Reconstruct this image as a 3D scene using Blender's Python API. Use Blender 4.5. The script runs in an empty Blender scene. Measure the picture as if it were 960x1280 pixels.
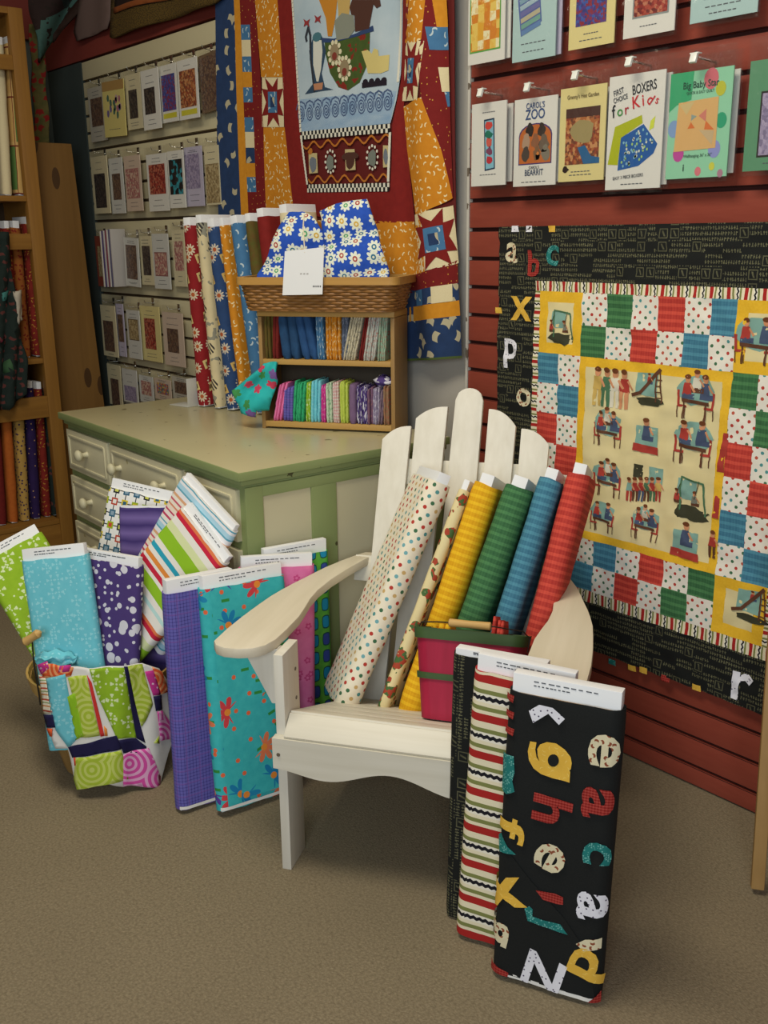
import bpy, bmesh, math, random
from math import sin, cos, pi, radians, atan2, hypot, sqrt
from mathutils import Vector as V, Matrix, noise
S = bpy.context.scene
COL = S.collection
R = random.Random(7)

# ------------------------------------------------------------------ camera
CAMH = 1.4
YAW, PITCH, ROLL, FPX = radians(-50.2), radians(15.5), radians(-0.7), 1250.0
_f = V((sin(YAW)*cos(PITCH), cos(YAW)*cos(PITCH), -sin(PITCH)))
_r = V((cos(YAW), -sin(YAW), 0)); _u = _r.cross(_f)
CR = _r*cos(ROLL) + _u*sin(ROLL); CU = -_r*sin(ROLL) + _u*cos(ROLL); CF = _f
EYE = V((0, 0, CAMH))
cam = bpy.data.objects.new('camera', bpy.data.cameras.new('camera')); COL.objects.link(cam)
m = Matrix.Identity(4)
for i in range(3):
    m[i][0], m[i][1], m[i][2], m[i][3] = CR[i], CU[i], -CF[i], EYE[i]
cam.matrix_world = m
cam.data.sensor_fit = 'VERTICAL'; cam.data.sensor_height = 24.0; cam.data.lens = 24.0*FPX/1280
cam.data.clip_start = 0.02
S.camera = cam

# ------------------------------------------------------------------ light
w = bpy.data.worlds.new('room_air'); S.world = w; w.use_nodes = True
w.node_tree.nodes['Background'].inputs[0].default_value = (1.0, 0.88, 0.70, 1)
w.node_tree.nodes['Background'].inputs[1].default_value = 0.12
def area(name, loc, target, sx, sy, power, color):
    l = bpy.data.lights.new(name, 'AREA'); l.shape = 'RECTANGLE'; l.size = sx; l.size_y = sy
    l.energy = power; l.color = color
    o = bpy.data.objects.new(name, l); COL.objects.link(o); o.location = loc
    o.rotation_euler = (V(target)-V(loc)).to_track_quat('-Z', 'Y').to_euler()
    return o
area('ceiling_lamp', (-1.55, 0.55, 3.0), (-1.55, 0.9, 0), 1.3, 0.6, 47, (1.0, 0.93, 0.77))
area('ceiling_lamp', (-3.6, 0.6, 3.0), (-3.6, 0.9, 0), 1.2, 0.4, 5.5, (1.0, 0.88, 0.66))
area('shop_window', (0.9, -1.3, 1.75), (-1.35, 1.5, 0.55), 1.5, 1.3, 66, (0.82, 0.91, 1.0))
S.view_settings.view_transform = 'Standard'; S.view_settings.look = 'None'
S.view_settings.gamma = 1.0; S.view_settings.use_curve_mapping = False
S.view_settings.exposure = 0.0

# ------------------------------------------------------------------ points from the photograph onto real planes
def ray(u, v): return CF + CR*((u-480)/FPX) - CU*((v-640)/FPX)
def at(u, v, d): return EYE + ray(u, v)*d
def onX(u, v, x): r = ray(u, v); return EYE + r*(x/r.x)
def onY(u, v, y): r = ray(u, v); return EYE + r*(y/r.y)
def onZ(u, v, z): r = ray(u, v); return EYE + r*((z-CAMH)/r.z)
def onCyl(u, v, c, rad):
    r = ray(u, v); a = r.x*r.x + r.y*r.y
    b = -2*(r.x*c.x + r.y*c.y); cc = c.x*c.x + c.y*c.y - rad*rad
    d = b*b - 4*a*cc
    t = (-b - sqrt(d))/(2*a) if d > 0 else -b/(2*a)
    return EYE + r*t

# ------------------------------------------------------------------ colours and node maths
def hx(c):
    if not isinstance(c, str): return tuple(c)[:3]
    c = c.lstrip('#'); o = []
    for i in (0, 2, 4):
        x = int(c[i:i+2], 16)/255
        o.append(x/12.92 if x <= 0.04045 else ((x+0.055)/1.055)**2.4)
    return tuple(o)
class E:
    def __init__(s, g, k): s.g = g; s.k = k
    def _o(s, op, b=None, rev=False):
        n = s.g.nt.nodes.new('ShaderNodeMath'); n.operation = op
        a = s
        if rev: a, b = b, s
        for i, x in enumerate((a, b)):
            if x is None: continue
            if isinstance(x, E): s.g.nt.links.new(x.k, n.inputs[i])
            else: n.inputs[i].default_value = x
        return E(s.g, n.outputs[0])
    def __add__(s, b): return s._o('ADD', b)
    __radd__ = __add__
    def __sub__(s, b): return s._o('SUBTRACT', b)
    def __rsub__(s, b): return s._o('SUBTRACT', b, True)
    def __mul__(s, b): return s._o('MULTIPLY', b)
    __rmul__ = __mul__
    def __truediv__(s, b): return s._o('DIVIDE', b)
    def __lt__(s, b): return s._o('LESS_THAN', b)
    def __gt__(s, b): return s._o('GREATER_THAN', b)
    def fr(s): return s._o('FRACT')
    def fl(s): return s._o('FLOOR')
    def ab(s): return s._o('ABSOLUTE')
    def sn(s): return s._o('SINE')
    def cs(s): return s._o('COSINE')
    def sq(s): return s._o('SQRT')
    def mx(s, b): return s._o('MAXIMUM', b)
    def mn(s, b): return s._o('MINIMUM', b)
    def at2(s, b): return s._o('ARCTAN2', b)
class G:
    def __init__(s, nt): s.nt = nt
    def new(s, t): return s.nt.nodes.new(t)
    def put(s, sock, x):
        if isinstance(x, E): s.nt.links.new(x.k, sock)
        elif isinstance(x, (int, float)): sock.default_value = x
        else: sock.default_value = (*hx(x), 1)
    def mix(s, f, a, b):
        n = s.new('ShaderNodeMix'); n.data_type = 'RGBA'
        s.put(n.inputs[0], f); s.put(n.inputs[6], a); s.put(n.inputs[7], b)
        return E(s, n.outputs[2])
    def vec(s, x, y, z=0.0):
        n = s.new('ShaderNodeCombineXYZ')
        for i, q in enumerate((x, y, z)):
            if isinstance(q, E): s.nt.links.new(q.k, n.inputs[i])
            else: n.inputs[i].default_value = q
        return E(s, n.outputs[0])
    def sep(s, v):
        n = s.new('ShaderNodeSeparateXYZ'); s.nt.links.new(v.k, n.inputs[0])
        return [E(s, o) for o in n.outputs]
    def noise(s, x, y, sc=1.0, det=2.0, z=0.0):
        n = s.new('ShaderNodeTexNoise'); n.inputs['Scale'].default_value = sc; n.inputs['Detail'].default_value = det
        s.nt.links.new(s.vec(x, y, z).k, n.inputs['Vector']); return E(s, n.outputs[0])
    def white(s, x, y):
        n = s.new('ShaderNodeTexWhiteNoise'); n.noise_dimensions = '2D'
        s.nt.links.new(s.vec(x, y).k, n.inputs['Vector']); return E(s, n.outputs['Value'])
    def voro(s, x, y, sc, rand=1.0):          # local offset from the cell's point, cell number 0..1
        X, Y = x*sc, y*sc
        n = s.new('ShaderNodeTexVoronoi'); n.voronoi_dimensions = '2D'; n.inputs['Scale'].default_value = 1
        n.inputs['Randomness'].default_value = rand
        s.nt.links.new(s.vec(X, Y).k, n.inputs['Vector'])
        p = s.sep(E(s, n.outputs['Position'])); c = s.sep(E(s, n.outputs['Color']))
        return X-p[0], Y-p[1], c[0], c[1], E(s, n.outputs['Distance'])
    def ramp(s, f, stops, const=True):
        n = s.new('ShaderNodeValToRGB'); r = n.color_ramp; r.interpolation = 'CONSTANT' if const else 'LINEAR'
        for i, (p, c) in enumerate(stops):
            e = r.elements[i] if i < 2 else r.elements.new(p)
            e.position = p; e.color = (*hx(c), 1)
        s.nt.links.new(f.k, n.inputs[0]); return E(s, n.outputs[0])
    def pal(s, f, cols): return s.ramp(f, [(i/len(cols), c) for i, c in enumerate(cols)])
    def flower(s, x, y, sc, rand, n, Rr, depth=0.45, spin=True):
        lx, ly, c, c2, d = s.voro(x, y, sc, rand)
        a = ly.at2(lx) + (c*6.28 if spin else 0.0)
        rad = Rr*((a*(n/2)).cs().ab()*depth + (1-depth))
        return d < rad, d, c, c2, a
MATS = {}
def mat(name, fn, rough=0.85, spec=0.3, coord='UV', bump=0.0, bscale=900, trans=None, metal=0.0):
    if name in MATS: return MATS[name]
    m = bpy.data.materials.new(name); m.use_nodes = True; nt = m.node_tree; g = G(nt)
    b = nt.nodes['Principled BSDF']
    b.inputs['Roughness'].default_value = rough; b.inputs['Specular IOR Level'].default_value = spec
    b.inputs['Metallic'].default_value = metal
    if callable(fn):
        tc = g.new('ShaderNodeTexCoord'); x, y, z = g.sep(E(g, tc.outputs[coord]))
        c = fn(g, x, y, z) if coord != 'UV' else fn(g, x, y)
        nt.links.new(c.k, b.inputs['Base Color'])
    else: b.inputs['Base Color'].default_value = (*hx(fn), 1)
    if bump:
        tc = g.new('ShaderNodeTexCoord'); n = g.new('ShaderNodeTexNoise'); n.inputs['Scale'].default_value = bscale
        nt.links.new(tc.outputs['Object'], n.inputs['Vector'])
        bm = g.new('ShaderNodeBump'); bm.inputs['Strength'].default_value = bump; bm.inputs['Distance'].default_value = 0.002
        nt.links.new(n.outputs[0], bm.inputs['Height']); nt.links.new(bm.outputs[0], b.inputs['Normal'])
    MATS[name] = m; return m
def flat(c, rough=0.8, spec=0.3, metal=0.0):
    return mat('plain_%s_%d_%d' % (c.lstrip('#'), rough*100, metal*100), c, rough, spec, metal=metal)

# ------------------------------------------------------------------ mesh builder
class MB:
    def __init__(s, defl=None): s.defl = defl; s.v = []; s.f = []; s.m = []; s.uv = []; s.mats = []
    def mi(s, m):
        if m not in s.mats: s.mats.append(m)
        return s.mats.index(m)
    def face(s, pts, m, uv=None):
        b = len(s.v); s.v += [tuple(p) for p in pts]; s.f.append(tuple(range(b, b+len(pts)))); s.m.append(s.mi(m))
        s.uv.append(uv or [(p[0], p[2] if len(p) > 2 else p[1]) for p in pts])
    def grid(s, fn, nu, nv, m, uvf=None, wrap=False):
        b = len(s.v); k = s.mi(m); W = nu if wrap else nu+1
        for j in range(nv+1):
            for i in range(W): s.v.append(tuple(fn(i/nu, j/nv)))
        for j in range(nv):
            for i in range(nu):
                i2 = (i+1) % W if wrap else i+1
                s.f.append((b+j*W+i, b+j*W+i2, b+(j+1)*W+i2, b+(j+1)*W+i)); s.m.append(k)
                q = [(i/nu, j/nv), ((i+1)/nu, j/nv), ((i+1)/nu, (j+1)/nv), (i/nu, (j+1)/nv)]
                s.uv.append([uvf(*t) for t in q] if uvf else q)
    def tess(s, poly, fn, m, maxlen=None, uvf=None):
        """fill a 2D outline, refine it, carry every vertex through fn(x, y)"""
        bm = bmesh.new(); vs = [bm.verts.new((p[0], p[1], 0)) for p in poly]
        try: bm.faces.new(vs)
        except ValueError: bm.free(); return
        maxlen = maxlen or s.defl
        if maxlen:
            bmesh.ops.triangulate(bm, faces=bm.faces[:])
            for _ in range(6):
                es = [e for e in bm.edges if e.calc_length() > maxlen]
                if not es: break
                bmesh.ops.subdivide_edges(bm, edges=es, cuts=1)
                bmesh.ops.triangulate(bm, faces=[f for f in bm.faces if len(f.verts) > 3])
        b = len(s.v); k = s.mi(m); bm.verts.index_update()
        xy = [(q.co.x, q.co.y) for q in bm.verts]
        s.v += [tuple(fn(x, y)) for x, y in xy]
        for f in bm.faces:
            s.f.append(tuple(b+q.index for q in f.verts)); s.m.append(k)
            s.uv.append([(uvf(*xy[q.index]) if uvf else xy[q.index]) for q in f.verts])
        bm.free()
    def box(s, c, size, m, rot=None, taper=None):
        x, y, z = (q/2 for q in size); c = V(c)
        P = [V((sx*x, sy*y, sz*z)) for sz in (-1, 1) for sy in (-1, 1) for sx in (-1, 1)]
        if taper:
            for p in P:
                if p.z > 0: p.x *= taper; p.y *= taper
        if rot: P = [rot @ p for p in P]
        P = [p + c for p in P]
        for q, (a, b2) in (((0, 2, 3, 1), (0, 1)), ((4, 5, 7, 6), (0, 1)), ((0, 1, 5, 4), (0, 2)), ((3, 2, 6, 7), (0, 2)), ((2, 0, 4, 6), (1, 2)), ((1, 3, 7, 5), (1, 2))):
            s.face([P[i] for i in q], m, [(P[i][a]-c[a], P[i][b2]-c[b2]) for i in q])
    def prism(s, poly, a, b, m, fn=None, uvs=1.0):
        """outline poly in two axes extruded from a to b; fn(x, y, h) gives the point"""
        fn = fn or (lambda x, y, h: (x, y, h)); n = len(poly)
        s.face([fn(x, y, b) for x, y in poly], m, [(x, y) for x, y in poly])
        s.face([fn(x, y, a) for x, y in reversed(poly)], m, [(x, y) for x, y in reversed(poly)])
        t = 0
        for i in range(n):
            p, q = poly[i], poly[(i+1) % n]; l = hypot(p[0]-q[0], p[1]-q[1])
            s.face([fn(*p, a), fn(*q, a), fn(*q, b), fn(*p, b)], m, [(t, a), (t+l, a), (t+l, b), (t, b)]); t += l
    def tube(s, pts, r, m, n=8, close=False):
        pts = [V(p) for p in pts]; rings = []
        for i, p in enumerate(pts):
            a = pts[(i-1) % len(pts)] if (i or close) else p
            b = pts[(i+1) % len(pts)] if (i < len(pts)-1 or close) else p
            t = (b-a).normalized(); u = t.cross(V((0.3, 0.2, 1)) if abs(t.z) < .9 else V((1, 0, 0))).normalized(); w2 = t.cross(u)
            rr = r[i] if isinstance(r, (list, tuple)) else r
            rings.append([p + u*(rr*cos(2*pi*k/n)) + w2*(rr*sin(2*pi*k/n)) for k in range(n)])
        N = len(rings)
        for i in range(N if close else N-1):
            A, B = rings[i], rings[(i+1) % N]
            for k in range(n): s.face([A[k], A[(k+1) % n], B[(k+1) % n], B[k]], m)
        if not close: s.face(rings[0][::-1], m); s.face(rings[-1], m)
    def lathe(s, prof, c, m, n=20, axis='z'):
        c = V(c)
        def P(r, h, a):
            if axis == 'z': return c + V((r*cos(a), r*sin(a), h))
            if axis == 'y': return c + V((r*cos(a), h, r*sin(a)))
            return c + V((h, r*cos(a), r*sin(a)))
        s.grid(lambda i, j: P(*_lerp(prof, j), 2*pi*i), n, len(prof)-1, m, wrap=True)
    def build(s, name, parent=None, loc=None, smooth=True, bevel=0, solid=0, merge=True, angle=40, sub=0):
        me = bpy.data.meshes.new(name)
        o0 = V(loc) if loc is not None else V((0, 0, 0))
        me.from_pydata([tuple(V(p)-o0) for p in s.v], [], s.f)
        for x in s.mats: me.materials.append(x)
        me.polygons.foreach_set('material_index', s.m)
        uv = me.uv_layers.new(name='UVMap')
        flatuv = [c for f in s.uv for t in f for c in t]
        uv.data.foreach_set('uv', flatuv)
        if merge or bevel:
            bm = bmesh.new(); bm.from_mesh(me)
            bmesh.ops.remove_doubles(bm, verts=bm.verts, dist=0.00005)
            bmesh.ops.recalc_face_normals(bm, faces=bm.faces) if merge == 'fix' or bevel else None
            if bevel:
                es = [e for e in bm.edges if len(e.link_faces) == 2 and e.calc_face_angle(0) > 0.6]
                bmesh.ops.bevel(bm, geom=es, offset=bevel, segments=2, affect='EDGES', profile=0.6, clamp_overlap=True)
            bm.to_mesh(me); bm.free()
        if smooth:
            me.polygons.foreach_set('use_smooth', [True]*len(me.polygons))
            me.set_sharp_from_angle(angle=radians(angle))
        o = bpy.data.objects.new(name, me); COL.objects.link(o)
        if parent: o.parent = parent
        o.location = o0
        if solid:
            md = o.modifiers.new('thickness', 'SOLIDIFY'); md.thickness = solid; md.offset = -1
        if sub:
            md = o.modifiers.new('smooth', 'SUBSURF'); md.levels = sub; md.render_levels = sub
        return o
def _lerp(prof, t):
    k = t*(len(prof)-1); i = min(int(k+1e-6), len(prof)-2); f = k-i
    return (prof[i][0]*(1-f)+prof[i+1][0]*f, prof[i][1]*(1-f)+prof[i+1][1]*f)
def tag(o, label, cat, group=None):
    o['label'] = label; o['category'] = cat
    if group: o['group'] = group
    return o
def thing(name, label, cat, loc=(0, 0, 0), rz=0.0, group=None, basis=None):
    o = bpy.data.objects.new(name, None); COL.objects.link(o); o.empty_display_size = 0.05
    if basis is not None:
        M4 = Matrix.Identity(4)
        for i in range(3):
            for k in range(3): M4[i][k] = basis[k][i]
            M4[i][3] = loc[i]
        o.matrix_world = M4
    else:
        o.location = loc; o.rotation_euler = (0, 0, rz)
    return tag(o, label, cat, group)
def struct(o): o['kind'] = 'structure'; return o
# lettering as outlines
_tc = {}
def glyph(txt, bold=0.0):
    key = (txt, bold)
    if key not in _tc:
        cu = bpy.data.curves.new('t', 'FONT'); cu.body = txt; cu.align_x = 'CENTER'; cu.align_y = 'CENTER'; cu.resolution_u = 3; cu.offset = bold*.6
        ob = bpy.data.objects.new('t', cu); me = bpy.data.meshes.new_from_object(ob)
        _tc[key] = ([(q.co.x, q.co.y) for q in me.vertices], [tuple(p.vertices) for p in me.polygons])
        bpy.data.objects.remove(ob); bpy.data.meshes.remove(me); bpy.data.curves.remove(cu)
    return _tc[key]
def text(mb, fn, txt, x, y, size, m, rot=0.0, sx=1.0, bold=0.0):
    vs, fs = glyph(txt, bold); c, s = cos(rot), sin(rot); b = len(mb.v); k = mb.mi(m); P = []
    for dx in (0,):
        b = len(mb.v); P = []
        for vx, vy in vs:
            X, Y = (vx+dx)*size*sx, vy*size; P.append((x+X*c-Y*s, y+X*s+Y*c))
        if mb.defl:
            for f in fs: mb.tess([P[i] for i in f], fn, m)
            continue
        mb.v += [tuple(fn(*p)) for p in P]
        for f in fs:
            mb.f.append(tuple(b+i for i in f)); mb.m.append(k); mb.uv.append([P[i] for i in f])
def rect(mb, fn, x0, y0, x1, y1, m): mb.tess([(x0, y0), (x1, y0), (x1, y1), (x0, y1)], fn, m)
def disc(mb, fn, x, y, rx, ry, m, n=14, rot=0.0):
    mb.tess([(x+rx*cos(2*pi*i/n)*cos(rot)-ry*sin(2*pi*i/n)*sin(rot), y+rx*cos(2*pi*i/n)*sin(rot)+ry*sin(2*pi*i/n)*cos(rot)) for i in range(n)], fn, m)
def blob(mb, fn, x, y, rx, ry, m, n=16, j=0.2, rd=R):
    ks = [1+rd.uniform(-j, j) for _ in range(n)]
    mb.tess([(x+rx*k*cos(2*pi*i/n), y+ry*k*sin(2*pi*i/n)) for i, k in enumerate(ks)], fn, m)
def line(mb, fn, pts, wd, m):
    for i in range(len(pts)-1):
        a, b = V(pts[i]), V(pts[i+1]); d = (b-a)
        if d.length == 0: continue
        nn = V((-d.y, d.x)).normalized()*wd/2; e = d.normalized()*wd*.3
        mb.tess([tuple(a-e+nn), tuple(a-e-nn), tuple(b+e-nn), tuple(b+e+nn)], fn, m)

# ------------------------------------------------------------------ fabrics (UV in metres)
def gingham(name, light, dark, p=0.0185, wx=0.30):
    def f(g, x, y):
        a = ((x/p).fr()-0.5).ab()*2; b = ((y/p).fr()-0.5).ab()*2
        n = g.noise(x*40, y*260)
        q = ((x/(p*0.42)).fr()-0.5).ab()*2
        k = (a > 0.5)*wx*0.3 + (q > 0.5)*0.16 + (b > 0.42)*0.58 + (n-0.5)*0.5
        return g.mix(k.mx(0.0).mn(1.0), light, dark)
    return mat(name, f, bump=0.15)
YEL = gingham('yellow_gingham', '#edbd22', '#d29408'); GRN = gingham('green_gingham', '#4d8250', '#2b5836')
BLU = gingham('blue_gingham', '#528fa3', '#336680'); RED = gingham('red_gingham', '#d4503f', '#a52a26')
def f_polka(sc, rr, base='#e9dfc8', cols=('#b3392f', '#4f8f8e', '#3f6b4a', '#c7a56a', '#b3392f', '#6ea5ab')):
    def f(g, x, y):
        lx, ly, c, c2, d = g.voro((x+y)*0.7071, (x-y)*0.7071, sc, 0.12)
        return g.mix(d < rr, base, g.pal(c, cols))
    return f
POLKA = mat('cream_polka_dot', f_polka(46, 0.23), bump=0.1)
POLKQ = mat('cream_polka_patch', f_polka(52, 0.21, '#e6dfd0', ('#b3392f', '#4f8f8e', '#3f6b4a', '#b9553f')), bump=0.1)
def f_marks(g, x, y, vert=False):
    if vert: x, y = y, x
    p, q = 0.0066, 0.0125
    cx, cy = (x/p), (y/q); i, j = cx.fl(), cy.fl(); fx, fy = cx.fr(), cy.fr()
    on = g.white((i/7).fl(), j) > 0.30
    h = g.white(i, j); h2 = g.white(i+31, j+7)
    bar = (((fx-0.25-h*0.4).ab() < 0.14) * ((fy-0.5).ab() < 0.34)).mx(((fy-0.25-h2*0.45).ab() < 0.1) * ((fx-0.5).ab() < 0.34))
    P = 0.030; bx, by = (x/P), (y/P); hx_, hy = bx.fr()-0.5, by.fr()-0.5
    e = hx_.ab().mx(hy.ab()); sel = g.white(bx.fl()+3, by.fl()) > 0.78
    ring = (e < 0.38) * (e > 0.3); ins = ((hx_+hy*0.4).ab() < 0.07)*(e < 0.22)
    k = g.mix(sel, bar*on*0.75, (ring.mx(ins))*0.55)
    n = g.noise(x, y, 40)
    return g.mix(g.sep(k)[0]*(n*0.9+0.1), '#131513', '#8f8c66')
NUM = mat('black_number_print', lambda g, x, y: f_marks(g, x, y), bump=0.1)
NUMV = mat('black_number_print_turned', lambda g, x, y: f_marks(g, x, y, True), bump=0.1)
BLACK = mat('black_alphabet_ground', lambda g, x, y: g.mix(g.noise(x, y, 300), '#0e100f', '#1b1d1c'), bump=0.1)
def f_stripe(per, flip=False):
    def f(g, x, y):
        if flip: x, y = y, x
        z = (((x/0.013).fr()-0.5).ab()-0.25)*0.014
        t = (y/per).fr(); tz = ((y+z*0.5)/per).fr()
        c = g.ramp(t, [(0, '#a8231f'), (0.2, '#e5d9b8'), (0.29, '#7d8148'), (0.40, '#e5d9b8'), (0.50, '#e9e2cf'), (0.72, '#7d8148'), (0.83, '#e5d9b8'), (0.93, '#e5d9b8')])
        return g.mix(((tz-0.61).ab() < 0.05), c, '#15151d')
    return f
STRIPE = mat('red_green_ticking_stripe', f_stripe(0.080), bump=0.1)
STRIPH = mat('red_green_border_stripe', f_stripe(0.044, True), bump=0.1)
STRIPV = mat('red_green_border_stripe_turned', f_stripe(0.044), bump=0.1)
def f_plaid(g, x, y):
    a = ((x/0.0085).fr() < 0.22); b = ((y/0.0085).fr() < 0.22)
    a2 = ((x/0.034).fr() < 0.12); b2 = ((y/0.034).fr() < 0.12)
    k = (a+b)*0.5
    c = g.mix(k, '#6560ae', '#312a70'); return g.mix((a2+b2).mn(1.0)*0.35, c, '#8a5aa8')
PLAID = mat('purple_plaid', f_plaid, bump=0.1)
def f_teal(g, x, y):
    c = g.mix(g.noise(x, y, 45, 3), '#2aa3aa', '#48c0be')
    lx, ly, q, q2, d = g.voro(x+3, y+1, 26, 1.0)
    c = g.mix((lx.ab() < 0.28)*(ly.ab() < 0.1)*(q > 0.72), c, '#2f8a3c')
    lx, ly, q, q2, d = g.voro(x+7, y, 19, 0.9)
    c = g.mix((d < 0.11)*(q > 0.35), c, '#e2673f')
    m, d, q, q2, a = g.flower(x+.4, y+.2, 9.6, 0.5, 8, 0.38, 0.62)
    half = ((a*0.5).sn().ab() > 0.45).mx(d < 0.06)
    c = g.mix(m*half*(q2 > 0.06), c, g.pal(q, ['#cf3f45', '#4b3a97', '#177fb0', '#e0784f', '#1f86b0', '#5a3f9a']))
    return g.mix((d < 0.085)*(q2 > 0.06), c, '#e58a33')
TEAL = mat('teal_flower_print', f_teal, bump=0.1)
def f_pink(g, x, y):
    c = g.mix(g.noise(x, y, 30, 3), '#d85c98', '#ee8ab8')
    m, d, q, q2, a = g.flower(x, y, 34, 0.8, 5, 0.33, 0.4)
    return g.mix(m*(d > 0.12)*(q > 0.45), c, '#cf4a86')
PINK = mat('pink_mottled_print', f_pink, bump=0.1)
def f_geo(g, x, y):
    c = g.mix(g.noise(x, y, 60, 2), '#3f9f3e', '#78bf3e')
    px, py = 0.036, 0.05
    fx, fy = ((x/px).fr()-0.5)*px, ((y/py).fr()-0.5)*py
    e = (fx.ab()/0.011).mx(fy.ab()/0.017); e = e*0.5 + (((fx/0.011)*(fx/0.011)+(fy/0.017)*(fy/0.017)).sq())*0.5
    c = g.mix(e < 1.15, c, '#1f4f4a'); return g.mix(e < 0.95, c, g.pal(g.white((x/px).fl(), (y/py).fl()), ['#1d8fb8', '#3b4fa0', '#1d8fb8']))
GEO = mat('green_blue_lozenge_print', f_geo, bump=0.1)
def ringdots(name, base, base2, ink, sc=21):
    def f(g, x, y):
        c = g.mix(g.noise(x, y, 40), base, base2)
        lx, ly, q, q2, d = g.voro(x, y, sc, 0.75); a = ly.at2(lx)
        k = ((a*4).cs() > 0.3)*((d-0.3).ab() < 0.06); k = k.mx(((a*4).cs() > 0.55)*((d-0.19).ab() < 0.045)).mx(d < 0.06)
        lx, ly, q, q2, d2 = g.voro(x+5, y+2, sc*2.3, 0.9); k = k.mx((d2 < 0.13)*(q > 0.6))
        return g.mix(k*0.8, c, ink)
    return mat(name, f, bump=0.1)
LIME = ringdots('lime_snowflake_print', '#86ad1f', '#9dc02c', '#e6efc4')
AQUA = ringdots('aqua_flower_print', '#62bccb', '#78cad6', '#9ad8e0', 26)
def f_pdot(g, x, y):
    c = '#4d3a76'
    lx, ly, q, q2, d = g.voro(x, y, 27, 0.85); c = g.mix(d < q*0.30+0.1, c, '#d9d6de')
    lx, ly, q, q2, d = g.voro(x+3, y, 52, 1.0); return g.mix((d < 0.22)*(q > 0.6), c, '#d9d6de')
PDOT = mat('purple_bubble_dot', f_pdot, bump=0.1)
def f_sqr(g, x, y):
    p = 0.034; fx, fy = ((x/p).fr()-0.5), ((y/p).fr()-0.5); h = g.white((x/p).fl(), (y/p).fl())
    e = fx.ab().mx(fy.ab()); c = g.mix((fx.ab() < 0.045).mx(fy.ab() < 0.045), '#ebe9e4', '#23262b')
    col = g.pal(h, ['#b8442e', '#9cb322', '#2e5f7a', '#d8c02a', '#20242a', '#9cb322']); col2 = g.pal(h, ['#e6e3da', '#d8c02a', '#8aa0b0', '#2e5f7a', '#cfcf60', '#c44f30'])
    c = g.mix(e < 0.30, c, col); return g.mix(e < 0.17, c, col2)
SQR = mat('white_linked_square_print', f_sqr, bump=0.1)
def f_rib(g, x, y):
    t = ((y+g.noise(x, y, 8)*0.02)/0.042).fr(); return g.mix(((t-0.5).ab()*2), '#76629f', '#3f2f6c')
RIB = mat('purple_ribbed', f_rib, bump=0.1)
def f_bands(per, stops):
    return lambda g, x, y: g.ramp(((y)/per).fr(), stops)
BOLD = mat('bold_lime_stripe', f_bands(0.27, [(0, '#e9e4da'), (.05, '#2a9fb8'), (.10, '#e9e4da'), (.16, '#8fbe26'), (.30, '#d8dfa8'), (.38, '#e9e4da'), (.45, '#c9233f'), (.50, '#e07a4a'), (.53, '#e9e4da'), (.62, '#b9dcd8'), (.66, '#e9e4da'), (.72, '#8fbe26'), (.83, '#e9e4da'), (.87, '#c9233f'), (.92, '#e9e4da'), (.95, '#e08a3a')]), bump=0.1)
PAST = mat('pastel_stripe', f_bands(0.125, [(0, '#e6e4e6'), (.10, '#5fa3b8'), (.14, '#a9cfe0'), (.24, '#e6e4e6'), (.30, '#5fa3b8'), (.33, '#e9e4da'), (.42, '#c23f63'), (.47, '#e9dcd4'), (.56, '#c23f63'), (.6, '#ead9c8'), (.70, '#d98a6a'), (.74, '#eadfce'), (.82, '#c9586a'), (.86, '#e9e2d4'), (.94, '#d9a47a')]), bump=0.1)
def starprint(name, base, base2, star, sq_, sc=17, extra=None):
    def f(g, x, y):
        c = g.mix(g.noise(x, y, 40, 3), base, base2)
        m, d, q, q2, a = g.flower(x, y, sc, 0.7, 10, 0.34, 0.6)
        c = g.mix(m*(q > 0.4), c, star); c = g.mix((d < 0.12)*(q > 0.4), c, '#a8552c')
        lx, ly, q, q2, d = g.voro(x, y, sc, 0.7)
        e = (lx+ly*0.3).ab().mx((ly-lx*0.3).ab())
        c = g.mix((e < 0.27)*(q < 0.4), c, sq_); return g.mix((e < 0.13)*(q < 0.4), c, '#6d5a3a')
    return mat(name, f, bump=0.1)
STARR = starprint('red_star_print', '#7d1218', '#8f1d20', '#c9bda0', '#cdb878')
STARB = starprint('navy_star_print', '#23395f', '#2c4a78', '#c3b8a4', '#c9a860')
def fleck(name, base, base2, ink, sc=48, w=0.30, h=0.10, th=0.25):
    def f(g, x, y):
        c = g.mix(g.noise(x, y, 35, 3), base, base2)
        lx, ly, q, q2, d = g.voro(x, y, sc, 0.9); a = q*6.28
        X = lx*a.cs()+ly*a.sn(); Y = ly*a.cs()-lx*a.sn() + X*X*1.4
        return g.mix((X.ab() < w)*(Y.ab() < h)*(q2 > th), c, ink)
    return mat(name, f, bump=0.1)
ORG = fleck('orange_fleck_print', '#bd7416', '#cf8a22', '#e4d3a2')
ORG2 = mat('plain_orange', lambda g, x, y: g.mix(g.noise(x, y, 60, 3), '#bf7a16', '#d8952a'))
LBL = fleck('blue_fleck_print', '#3a668f', '#4a7ba2', '#b9c6c8', 38)
MAR = fleck('maroon_dot_print', '#6b1213', '#7c1c1a', '#c79a3c', 44, 0.07, 0.07, 0.35)
MARP = mat('maroon_plain', lambda g, x, y: g.mix(g.noise(x, y, 50, 3), '#6d1211', '#861f19'), bump=0.1)
NAVP = fleck('navy_animal_print', '#1d3050', '#27406a', '#b5ab8c', 17, 0.26, 0.17, 0.3)
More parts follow.
